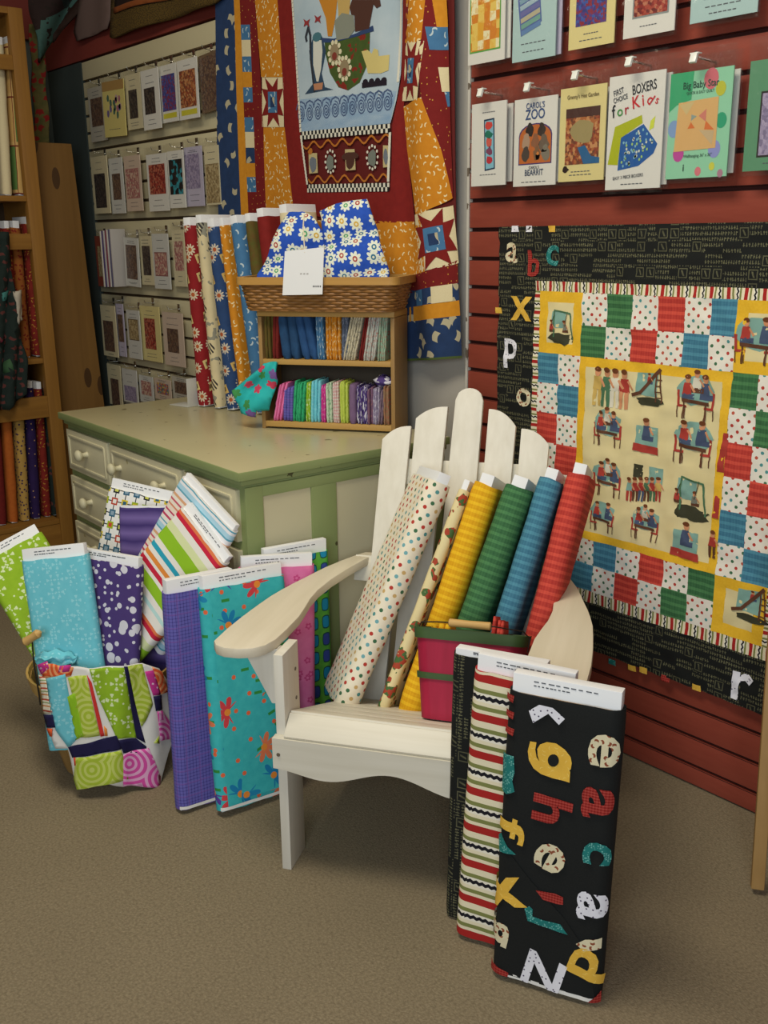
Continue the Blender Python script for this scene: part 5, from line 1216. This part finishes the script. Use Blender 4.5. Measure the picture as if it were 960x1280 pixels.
def scene(fn_, u, v, s=.088, *a): p = QX(u, v); fn_(p.x, p.z, s*1.12, *a)
scene(v_group, 763, 484, .092); scene(v_slide, 809, 486, .088); scene(v_table, 870, 498, .098, 3); scene(v_table, 759, 537, .086, 3); scene(v_desk, 808, 546, .078); scene(v_table, 866, 555, .10)
scene(v_table, 759, 600, .085, 3); scene(v_line, 806, 606, .092); scene(v_swing, 861, 622, .096); scene(v_table, 753, 647, .075); scene(v_table, 806, 656, .078, 3); scene(v_desk, 857, 677, .082)
for u, v in ((907, 552), (903, 572), (897, 630)): p = QX(u, v); mb.tess([(p.x-.01, p.z-.035), (p.x+.008, p.z-.035), (p.x+.006, p.z+.02), (p.x-.006, p.z+.02)], q1, F_['rd'])
p = QX(893, 683); kid(p.x-.004, p.z-.03, .07, 'rd', 'br')
scene(v_swing, 700, 408, .082); scene(v_table, 944, 428, .095, 2); scene(v_slide, 937, 757, .085)
for s, u, v, sz, m_, r_ in (('a', 641, 312, .105, PRM, -.15), ('b', 667, 331, .095, RDM, 0), ('c', 692, 315, .105, TLM, -.2), ('x', 652, 381, .135, YLM, 0), ('p', 639, 432, .115, WHM, 0), ('o', 655, 493, .105, PRM, 0), ('r', 926, 853, .15, WHM, 0)):
    p = QX(u, v); text(mb, q3, s, p.x, p.z, sz, m_, r_, 1.0, .03)
for u, v, m_ in ((645, 286, WHM), (662, 286, WHM), (690, 286, YLM), (623, 388, YLM), (790, 835, YLM), (804, 838, YLM), (832, 848, RDM), (870, 860, YLM), (765, 828, TLM)):
    p = QX(u, v); mb.tess([(p.x-.012, p.z-.008), (p.x+.012, p.z-.008), (p.x+.010, p.z+.008), (p.x-.012, p.z+.008)], q1, m_)
tag(mb.build('quilt', None, (xa, qy-.01, zb), merge=False, angle=80), 'black bordered quilt with check squares and printed children, hung on the red slatwall', 'quilt')
mb = MB(); mb.prism([(xa, zb), (xe_, zb), (xe_, zt), (xa, zt)], qy+.002, qy+.0095, flat('#151614'), lambda x, y, h: (x, h, y)); 
mb_o = mb.build('quilt_backing', bpy.data.objects['quilt'], smooth=False); mb_o.location = -V((xa, qy-.01, zb)); 

# ------------------------------------------------------------------ ark quilt (maroon, orange and navy)
ry = D-.026
def rfold(x, z):
    s = (x+3.35)/1.25
    return .006*sin(x*9+z*1.2) + .003*noise.noise((x*9, z*5, 3)) + (.010+(.012*sin((x+2.42)*32+z*2.2) if x > -2.42 else .012*sin(z*2.2)*max(0, 1-(-2.42-x)*14)))
mb = MB(.045)
A = lambda x, y: (270+x/3, y/3); Bq = lambda x, y: (480+x*.359, y*.359)
def w2(u, v): p = onY(u, v, ry); return (p.x, p.z)
def rmap(x, z, o=0.0): return V((x, ry - rfold(x, z) - o, z))
def patch(P, m_, o=0.0, ml=.028): mb.tess([w2(*p) for p in P], lambda x, z: rmap(x, z, o), m_, ml)
ext = lambda P: P
zTop = 2.40
def up(u, v=0): p = w2(u, v); return p
def colq(P, m_): patch([A(*p) for p in P], m_)
def colup(x0, x1, m_):    # carry a column on above the picture edge
    a, b = w2(*A(x0, 0)), w2(*A(x1, 0)); mb.tess([a, b, (b[0], zTop), (a[0], zTop)], lambda x, z: rmap(x, z), m_, .04)
for x0, x1, m_ in ((5, 70, NAVP), (70, 92, ORG2), (92, 126, MAR), (126, 152, MAR), (152, 243, ORG), (243, 305, MARP), (700, 745, MARP), (745, 808, ORG), (808, 862, ORG2)): colup(x0, x1, m_)
SKY = mat('pale_sky_print', lambda g, x, y: g.mix(g.noise(x, y, 9, 4), '#8fa6b4', '#c3cdd0'))
colup(305, 700, SKY)
colq([(5, 0), (70, 0), (82, 400), (100, 800), (108, 1330), (45, 1330), (20, 800), (12, 400)], NAVP)
colq([(70, 0), (92, 0), (108, 400), (125, 800), (133, 1330), (108, 1330), (100, 800), (82, 400)], ORG2)
PB = [(0, 20, MAR), (20, 93, MAR), (93, 150, LBL), (150, 212, CRM), (212, 270, LBL), (270, 328, ORG2), (328, 384, LBL), (384, 440, MAR), (440, 495, LBL), (495, 554, CRM), (554, 612, NAVP), (612, 664, ORG2), (664, 720, LBL), (720, 800, MAR)]
lx_ = lambda y: 92+33*y/800; rx_ = lambda y: 128+30*y/800
for y0, y1, m_ in PB: colq([(lx_(y0), y0), (rx_(y0), y0), (rx_(y1), y1), (lx_(y1), y1)], m_)
colq([(128, 0), (152, 0), (172, 290), (183, 478), (190, 800), (196, 1330), (133, 1330), (125, 800), (158, 800), (143, 400)], MAR)
colq([(152, 0), (243, 0), (262, 290), (175, 290)], ORG); colq([(183, 478), (268, 478), (303, 800), (330, 1330), (196, 1330), (190, 800)], ORG)
def star(c, hw, hh, tilt=(0, 0), o=.0012):
    f = lambda a, b: (c[0]+a*hw+tilt[0]*b, c[1]+b*hh+tilt[1]*a)
    patch([f(-1, -1), f(1, -1), f(1, 1), f(-1, 1)], CRM)
    for t in ((-.33, -.33, -.17, -1, 0, -.5), (.33, -.33, .17, -1, 0, -.5)): pass
    S4 = []
    for k in range(8):
        a0 = pi/8+k*pi/4
    pts = [(-.45, -.5), (-.72, -1), (0, -.62), (.5, -1), (.45, -.5), (1, -.55), (.62, 0), (1, .55), (.45, .5), (.6, 1), (0, .62), (-.55, 1), (-.45, .5), (-1, .55), (-.62, 0), (-1, -.55)]
    patch([f(*p) for p in pts], MARP, o); patch([f(-.42, -.42), f(.42, -.42), f(.42, .42), f(-.42, .42)], LBL, o*1.8); patch([f(-.2, -.2), f(.2, -.2), f(.2, .2), f(-.2, .2)], NAVP, o*2.4)
star(A(222, 384), 14.5, 31, (0, 0))
colq([(243, 0), (305, 0), (320, 250), (335, 490), (345, 600), (358, 715), (655, 715), (660, 620), (660, 470), (690, 300), (700, 0), (745, 0), (715, 200), (700, 400), (720, 620), (748, 830), (600, 838), (303, 800), (268, 478), (262, 290)], MARP)
C4 = lambda x, y: (280+x*.25, 230+y*.25)
patch([(368, 275), (519, 277), (521, 350), (508, 352), (380, 352)], ORG); patch([(368, 267), (380, 352), (378, 440), (340, 440), (340, 267)], MAR); patch([(380, 352), (521, 350), (516, 366), (380, 372)], MAR); patch([(380, 372), (516, 366), (515, 440), (380, 440)], NAVP)
# right side, folded
patch([Bq(*p) for p in ((90, 0), (160, 0), (150, 140), (135, 150), (75, 150))], ORG); star(Bq(108, 248), 14, 37, (-4, 0))
patch([Bq(*p) for p in ((62, 372), (150, 340), (205, 520), (242, 690), (145, 745), (120, 775), (110, 720), (75, 520))], ORG)
patch([Bq(*p) for p in ((160, 0), (225, 0), (236, 340), (245, 690), (242, 690), (205, 520), (150, 340), (138, 200), (150, 140))], MAR)
for y0, y1, m_, xa_ in ((0, 95, ORG2, 178), (95, 175, LBL, 160), (235, 320, CRM, 195), (320, 372, LBL, 215)): patch([Bq(xa_, y0), Bq(225+y0*.03, y0), Bq(226+y1*.03, y1), Bq(xa_+12, y1)], m_, .0012)
star(Bq(188, 832), 24, 36, (4, -6)); patch([Bq(*p) for p in ((120, 775), (145, 745), (160, 945), (80, 962), (60, 900))], ORG)
patch([Bq(*p) for p in ((80, 962), (160, 945), (260, 905), (263, 985), (105, 1012), (70, 1010))], MAR); patch([Bq(*p) for p in ((70, 1010), (105, 1012), (263, 985), (268, 1045), (70, 1072))], NAVP); patch([Bq(*p) for p in ((180, 998), (240, 988), (242, 1048), (184, 1056))], CRM, .0012); patch([Bq(*p) for p in ((110, 1014), (145, 1006), (148, 1062), (112, 1066))], LBL, .0012)
patch([Bq(*p) for p in ((70, 1072), (268, 1045), (272, 1098), (70, 1122))], ORG2); patch([Bq(*p) for p in ((70, 1122), (272, 1098), (277, 1238), (70, 1250))], NAVP)
patch([Bq(*p) for p in ((70, 1250), (277, 1238), (277, 1246), (70, 1258))], flat('#4a5a2a'))
# centre panel: a round hull riding on curling waves
P4 = lambda x, y: (360+x*.1953, y*.1953); pf = lambda o: (lambda x, z: rmap(x, z, o))
pp = lambda P, m_, o=.0012: mb.tess([w2(*P4(*p)) for p in P], pf(o), m_, .03)
pp([(55, 0), (740, 0), (715, 470), (690, 640), (655, 790), (110, 845), (85, 590)], SKY, .0006)
pp([(95, 640), (690, 580), (660, 760), (655, 790), (112, 845), (105, 760)], mat('watery_blue_print', lambda g, x, y: g.mix(g.noise(x*2, y*5, 6, 4), '#5f86ac', '#aebfca')), .001)
ARK = mat('ark_hull_print', lambda g, x, y: g.mix(g.noise(x, y, 30, 2) > .56, g.mix(g.noise(x, y, 60), '#34491c', '#4a5a26'), '#7c2418'))
pp([(255, 265), (400, 235), (535, 205), (530, 330), (510, 430), (470, 530), (400, 580), (340, 560), (290, 470), (262, 350)], ARK, .0016)
pp([(240, 245), (310, 250), (420, 225), (555, 165), (560, 200), (430, 240), (310, 275), (245, 275)], flat('#2c3f66'), .0022)
BRN = flat('#4a2c22'); GRYF = flat('#7f8274'); TANF = flat('#b89a5a')
pp([(220, 0), (330, 0), (320, 120), (300, 235), (275, 235), (262, 120)], flat('#b87a24'), .002); pp([(330, 0), (410, 0), (400, 120), (340, 130)], TANF, .002)
pp([(405, 50), (420, 0), (600, 0), (605, 40), (580, 55), (560, 30), (540, 130), (530, 185), (440, 205), (435, 100), (415, 95)], BRN, .0024)
pp([(315, 140), (360, 85), (430, 100), (440, 190), (400, 245), (330, 260)], GRYF, .0028)
for cx, cy in ((318, 340), (378, 440)):
    x, z = w2(*P4(cx, cy)); rv2 = random.Random(cx)
    for k in range(10): a = 2*pi*k/10; disc(mb, pf(.0026), x+.030*cos(a)*.9, z+.031*sin(a), .008, .008, flat('#cfc6a4'), 7)
    disc(mb, pf(.003), x, z, .022, .026, flat('#8a7a5c'), 12); disc(mb, pf(.0034), x, z-.010, .012, .012, flat('#7a3428'), 10)
pp([(480, 330), (520, 320), (545, 345), (560, 310), (585, 320), (590, 360), (650, 350), (645, 450), (600, 470), (520, 470), (510, 420)], flat('#c9b874'), .0022)
pp([(485, 530), (635, 510), (635, 545), (485, 565)], flat('#1c1420'), .0022)
for k in range(4): x, z = w2(*P4(505+k*38, 522-k*4)); disc(mb, pf(.0024), x, z, .012, .007, flat('#1c1420'), 8)
ROBE = flat('#2c4258'); pp([(190, 235), (240, 235), (265, 330), (240, 470), (260, 560), (310, 575), (240, 585), (135, 605), (185, 540), (175, 420), (165, 330)], ROBE, .002)
pp([(190, 260), (238, 260), (245, 330), (238, 440), (222, 525), (210, 525), (190, 420)], flat('#c6c6ba'), .0026); x, z = w2(*P4(212, 240)); disc(mb, pf(.0028), x, z, .022, .014, flat('#3f6a74'), 10)
pp([(190, 540), (250, 530), (245, 575), (195, 580)], flat('#b07a5a'), .0026)
line(mb, pf(.0024), [w2(*P4(x, y)) for x, y in ((195, 585), (175, 380), (172, 230), (160, 180), (145, 240), (150, 265))], .010, flat('#2c3038'))
for cx, cy in ((150, 150), (215, 125)): pp([(cx-20, cy-25), (cx, cy-10), (cx+20, cy-25), (cx+12, cy), (cx+18, cy+28), (cx, cy+12), (cx-18, cy+26), (cx-12, cy)], flat('#8a2f30'), .0026)
WV = flat('#47587a')
for k in range(11):
    cx = 110+k*53; cy = 735-k*8; x, z = w2(*P4(cx, cy)); 
    line(mb, pf(.002), [(x+.020*(1-t/34)*cos(1.6-t*.55), z+.026*(1-t/34)*sin(1.6-t*.55)) for t in range(30)], .0035, WV)
    line(mb, pf(.0018), [w2(*P4(cx-28, cy-30)), w2(*P4(cx-20, cy-66)), w2(*P4(cx, cy-82)), w2(*P4(cx+20, cy-70)), w2(*P4(cx+28, cy-40))], .0045, WV)
BK, WT = flat('#1a1a1c'), flat('#d6d2c0')
def checks(p, q, n_, rows, h):
    p, q = V((*w2(*P4(*p)), 0)), V((*w2(*P4(*q)), 0)); d_ = (q-p)/n_
    for r_ in range(rows):
        for k in range(n_): a = p+d_*k+V((0, -h*r_, 0)); b = a+d_; mb.tess([(a.x, a.y), (b.x, b.y), (b.x, b.y-h), (a.x, a.y-h)], pf(.0022), (BK, WT)[(k+r_) % 2])
checks((108, 845), (655, 792), 44, 2, .0125); checks((150, 1182), (655, 1170), 44, 2, .0125)
def dots_(p, q, n_):
    for k in range(n_):
        t = k/(n_-1); x, z = w2(*P4(p[0]+(q[0]-p[0])*t, p[1]+(q[1]-p[1])*t)); mb.tess([(x-.005, z-.006), (x+.005, z-.006), (x+.005, z+.006), (x-.005, z+.006)], pf(.0022), WT)
dots_((58, 10), (108, 835), 30); dots_((728, 10), (700, 510), 20); dots_((112, 880), (150, 1170), 14); dots_((655, 860), (648, 1150), 14)
WVY = flat('#b06a24')
for (x0, y0, x1, y1) in ((125, 935, 655, 880), (160, 1150, 640, 1135)):
    line(mb, pf(.0018), [w2(*P4(x0+(x1-x0)*k/44, y0+(y1-y0)*k/44 + 22*sin(k*.86))) for k in range(45)], .006, WVY)
for (cx, cy, kind) in ((190, 1045, 0), (295, 1035, 1), (415, 1022, 2), (550, 1008, 1), (632, 1000, 0)):
    x, z = w2(*P4(cx, cy)); hw_ = .024 if cx < 620 else .012
    if kind != 1: mb.tess([(x-hw_, z-.032), (x+hw_, z-.032), (x+hw_*.9, z+.03), (x-hw_, z+.032)], pf(.0018), flat('#b8a878'))
    else:
        for k in range(12): a = 2*pi*k/12; disc(mb, pf(.002), x+.026*cos(a), z+.034*sin(a), .005, .005, WT, 6)
    blob(mb, pf(.0024), x, z-.003, hw_*.8, .024, (flat('#6a7078'), flat('#70756c'), BRN)[kind], 10, .2, rv)
x, z = w2(*P4(172, 972)); blob(mb, pf(.0024), x, z, .014, .011, WVY, 8, .2, rv); x, z = w2(*P4(418, 1000)); blob(mb, pf(.0026), x, z, .042, .014, BRN, 12, .2, rv)
tag(mb.build('quilt', None, (-2.7, ry, 1.6), merge=False, angle=80), 'maroon, orange and navy quilt with a boat of animals, hung over the cream slatwall', 'quilt')
for s in mb.f: pass
mb = MB(); a = w2(273, 0); mb.grid(lambda i, j: (lambda x, z: rmap(x, z, -.005))(w2(273, 0)[0]+(w2(575, 300)[0]-.02-w2(273, 0)[0])*i, 1.07+(2.4-1.07)*j), 60, 30, flat('#5a1512'))
o = mb.build('quilt_backing', None, (-2.7, ry, 1.6), solid=.003, angle=80)
o.parent = [q for q in bpy.data.objects if q.name.startswith('quilt') and q.get('label', '').startswith('maroon')][0]; o.location = (0, 0, 0)

# ------------------------------------------------------------------ pine fabric shelf on the end wall
PXF = -4.3
Pz = lambda u, v: onX(u, v, PXF)
y1 = Pz(66, 400).y+.0; y0 = y1-1.15; yb_ = y1-.058
zA = [Pz(20, 235).z-.03, Pz(20, 448).z-.01, Pz(30, 652).z-.02]     # boards that carry bolts
rails = [(Pz(10, 68).z, Pz(10, 87).z), (Pz(30, 292).z, Pz(30, 312).z), (Pz(40, 497).z, Pz(40, 524).z)]
ps = thing('fabric_shelf', 'tall golden pine shelf unit full of fabric bolts on the left end wall', 'shelf', (PXF, y1, 0), 0)
dp = .30
topz = Pz(10, 8).z
for y in (y1-.029, y0+.029):
    mb = MB(); mb.box((-.02, y-y1, topz/2), (.04, .058, topz), PINEZ); mb.build('front_post', ps, bevel=.003)
    mb = MB(); mb.box((-.04-dp/2, y-y1, topz/2), (dp, .02, topz-.002), PINEZ); mb.build('side_panel', ps)
ym, yl_ = (y0+y1)/2-y1, (y1-y0-.116)
mb = MB(); mb.box((-.02-dp/2, ym, topz-.012), (dp+.03, yl_, .024), PINEY); mb.build('top_board', ps)
for z in zA:
    mb = MB(); mb.box((-.022-dp/2, ym, z-.011), (dp+.03, yl_, .022), PINEY); mb.build('shelf_board', ps, bevel=.002)
for b_, t_ in rails:
    z0_, z1_ = min(b_, t_), max(b_, t_); mb = MB(); mb.box((-.012, ym, (z0_+z1_)/2), (.022, yl_, z1_-z0_), PINEY); mb.build('front_rail', ps, bevel=.003)
mb = MB(); mb.box((-.015, ym, (zA[2]-.022)/2), (.02, yl_, zA[2]-.026), PINEY); mb.build('kick_board', ps, bevel=.002)
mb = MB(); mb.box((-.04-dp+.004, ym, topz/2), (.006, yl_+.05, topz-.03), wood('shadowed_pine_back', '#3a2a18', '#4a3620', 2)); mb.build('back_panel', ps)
GS = 'fabric bolts on the pine shelf'
def shelf_bolt(lab, ub, tier, t, m_, ut, vt, seed, ext=.03):
    vb = (233, 446, 652)[tier]; f = Pz(ub, vb); f.x = PXF-.055; f.z = zA[tier]+.006
    r = ray(ut, vt); tp = EYE + r*((PXF-.055)/r.x); Z = (tp-f); L = Z.length-ext
    L = max(.45, min(.66, L))
    bolt(lab+' on the pine shelf', f+V((-.09, 0, abs(Z.y/Z.z)*t*.4)), V((-1, 0, 0)), (0, Z.y*.8, Z.z), .165, t*.82, L, m_, ext=ext, group=GS, seed=seed, lines=0, core_t=.6)
for a in (('dark maroon fabric bolt at the frame edge, top tier', -3, 0, .055, DRED, -10, 46, 101), ('plain cream fabric bolt, top tier', 17, 0, .05, CRM, 3, 46, 102), ('framed panel print fabric bolt, top tier beside the post', 35, 0, .062, PANELS, 18, 45, 103),
 ('dark red and gold fabric bolt partly behind the dress, middle tier', 30, 1, .04, REDW, 10, 276, 104), ('gold and red print fabric bolt, middle tier', 41, 1, .055, GOLDP, 22, 276, 105), ('dark red gold-flecked fabric bolt beside the post, middle tier', 57, 1, .055, REDW, 38, 271, 106),
 ('tan print fabric bolt at the frame edge, bottom tier', -4, 2, .05, YDOT, -20, 480, 107), ('dark red fabric bolt at the left, bottom tier', 10, 2, .05, DRED, -5, 480, 108), ('burnt orange fabric bolt, bottom tier', 25, 2, .048, ORGD, 10, 480, 109), ('tan star print fabric bolt, bottom tier', 40, 2, .05, YDOT, 26, 478, 110), ('dark purple dotted fabric bolt, bottom tier', 54, 2, .05, DPUR, 40, 477, 111), ('dark red figured fabric bolt, bottom tier', 68, 2, .042, REDW, 51, 478, 112), ('nearly black fabric bolt beside the post, bottom tier', 78, 2, .04, DARKP, 62, 477, 113)):
    shelf_bolt(*a)
# knotty plank standing between shelf and wall
pk = [onX(u, v, -4.5) for u, v in ((50, 181), (88, 180), (131, 520), (80, 520))]
mb = MB(); zt_ = pk[1].z; yR0 = pk[1].y; yRb = pk[2].y + (pk[2].y-pk[1].y)/(pk[1].z-pk[2].z)*pk[2].z; 
mb.prism([(y1+.013, 0), (yRb, 0), (yR0, zt_), (y1+.013, zt_)], -4.52, -4.49, PLANK, lambda x, y, h: (h, x, y))
tag(mb.build('pine_plank', None, (-4.5, yRb-.18, 0), bevel=.002, merge='fix'), 'wide knotty pine plank standing between the fabric shelf and the cream slatwall', 'plank')

# hanging cloths at the left
def sheet(name, label, cat, P, X, m_, fold, th=.006, uvk=.0032, group=None, px=None):
    mb = MB()
    def fn(u, v): p = onX(u, v, X) if X < 0 else onY(u, v, X); q = fold(u, v); return p + (V((q, 0, 0)) if X < 0 else V((0, -q, 0)))
    mb.tess(P, fn, m_, 9, lambda u, v: (u*uvk, -v*uvk))
    for D_, mm, o in (px or ()):
        mb.tess(D_, lambda u, v: fn(u, v)+(V((o, 0, 0)) if X < 0 else V((0, -o, 0))), mm, 9, lambda u, v: (u*uvk, -v*uvk))
    c = V((0, 0, 0))
    for q in mb.v: c += V(q)
    return tag(mb.build(name, None, c/len(mb.v), merge=False, solid=th, angle=80), label, cat, group)
sheet('dress', 'dark patterned child-size dress hanging in front of the pine shelf at the left frame edge', 'dress', [(-30, 290), (8, 290), (14, 330), (22, 400), (33, 450), (32, 492), (10, 512), (-30, 515)], PXF+.05, DARKP, lambda u, v: .02*sin(u*.35+v*.02), .008,
      px=(([(16, 365), (25, 362), (29, 400), (20, 405)], flat('#b9ae9c'), .003), ([(0, 366), (12, 362), (10, 374), (0, 376)], flat('#3f7a74'), .003), ([(4, 456), (12, 448), (16, 462), (6, 468)], flat('#3a5a3a'), .003), ([(-4, 420), (4, 416), (4, 424), (-2, 428)], flat('#7a2a3a'), .003)))
sheet('quilt', 'long narrow holly print hanging just behind the pine shelf post', 'quilt', [(36, 30), (52, 30), (62, 180), (44, 182)], -4.62, XMAS, lambda u, v: .01*sin(v*.1), .008)
TQ = mat('dark_teal_brown_patchwork', lambda g, x, y: (lambda v: g.mix(g.noise(x, y, 30) > .6, g.pal(v[2], ['#1f2a28', '#3f5f58', '#3a2218', '#2a1c1a', '#5a2320', '#4f6a62']), '#241a16'))(g.voro(x, y, 9, 1.0)))
sheet('quilt', 'dark teal and brown patchwork quilt draped above the pine shelf at the top left', 'quilt', [(36, -30), (130, -30), (112, 0), (92, 22), (70, 46), (58, 60), (48, 78), (44, 60), (40, 20)], -4.55, TQ, lambda u, v: .03*sin(u*.12+v*.05), .01, px=(([(108, -30), (132, -30), (112, 2), (92, 24), (68, 52), (66, 42), (84, 20), (100, 0)], flat('#2c1a12'), .006),))
TWL = mat('mustard_tweed', lambda g, x, y: g.mix(g.noise(x, y, 260, 3) > .52, '#5f4a1c', '#3a2c14'))
sheet('quilt', 'mustard tweed quilt with a dark top hanging on the red band above the cream slatwall', 'quilt', [(140, -40), (300, -50), (285, -8), (270, 6), (200, 28), (140, 48), (137, 46)], D-.04, TWL, lambda u, v: .012*sin(u*.08), .012, px=(([(145, -40), (262, -40), (240, -6), (190, 6), (145, 17)], flat('#241510'), .004), ([(144, 10), (190, -2), (250, -14), (250, -8), (190, 5), (144, 17)], flat('#8a4a20'), .006)))
sheet('wall_hanging', 'plain greyed mauve cloth hanging between the teal quilt and the mustard quilt', 'fabric', [(112, -40), (141, -40), (140, 20), (136, 36), (98, 52), (92, 40)], D-.03, mat('greyed_mauve_cloth', '#6a5650'), lambda u, v: .006*sin(u*.2), .004)

# ------------------------------------------------------------------ rack leg and bolt at the right edge
e0 = onZ(946, 1117, 0); rk = thing('wooden_rack', 'wooden display rack leg at the right edge before the red slatwall', 'rack', e0, radians(20))
tp = onY(966, 830, e0.y+.10)-e0; c_, s_ = cos(-radians(20)), sin(-radians(20)); tpl = V((tp.x*c_-tp.y*s_, tp.x*s_+tp.y*c_, tp.z))
mb = MB(); b_ = V((0, 0, .002)); d_ = (tpl*1.6-b_)
for k in range(1):
    R3 = d_.to_track_quat('Z', 'X').to_matrix(); mb.box(b_+d_/2, (.022, .028, d_.length-.02), LWZ, R3)
mb.build('leg', rk, bevel=.004)
mb = MB(); mb.box(b_+d_*.80+V((.2, 0, 0)), (.40, .02, .035), LWX); mb.build('cross_bar', rk, bevel=.003)
q = onZ(962, 1098, .0)
fb('black and orange fabric bolt on the floor behind the rack leg', q+V((.008, .02, 0)), radians(24), .2, .06, .56, (.02, .05), mat('black_orange_print', lambda g, x, y: (lambda v: g.mix(v[4] < .3, '#151413', g.pal(v[2], ['#c9741c', '#d8b04a', '#a83a20'])))(g.voro(x, y, 12, 1.0))), seed=121)
bpy.context.view_layer.update()
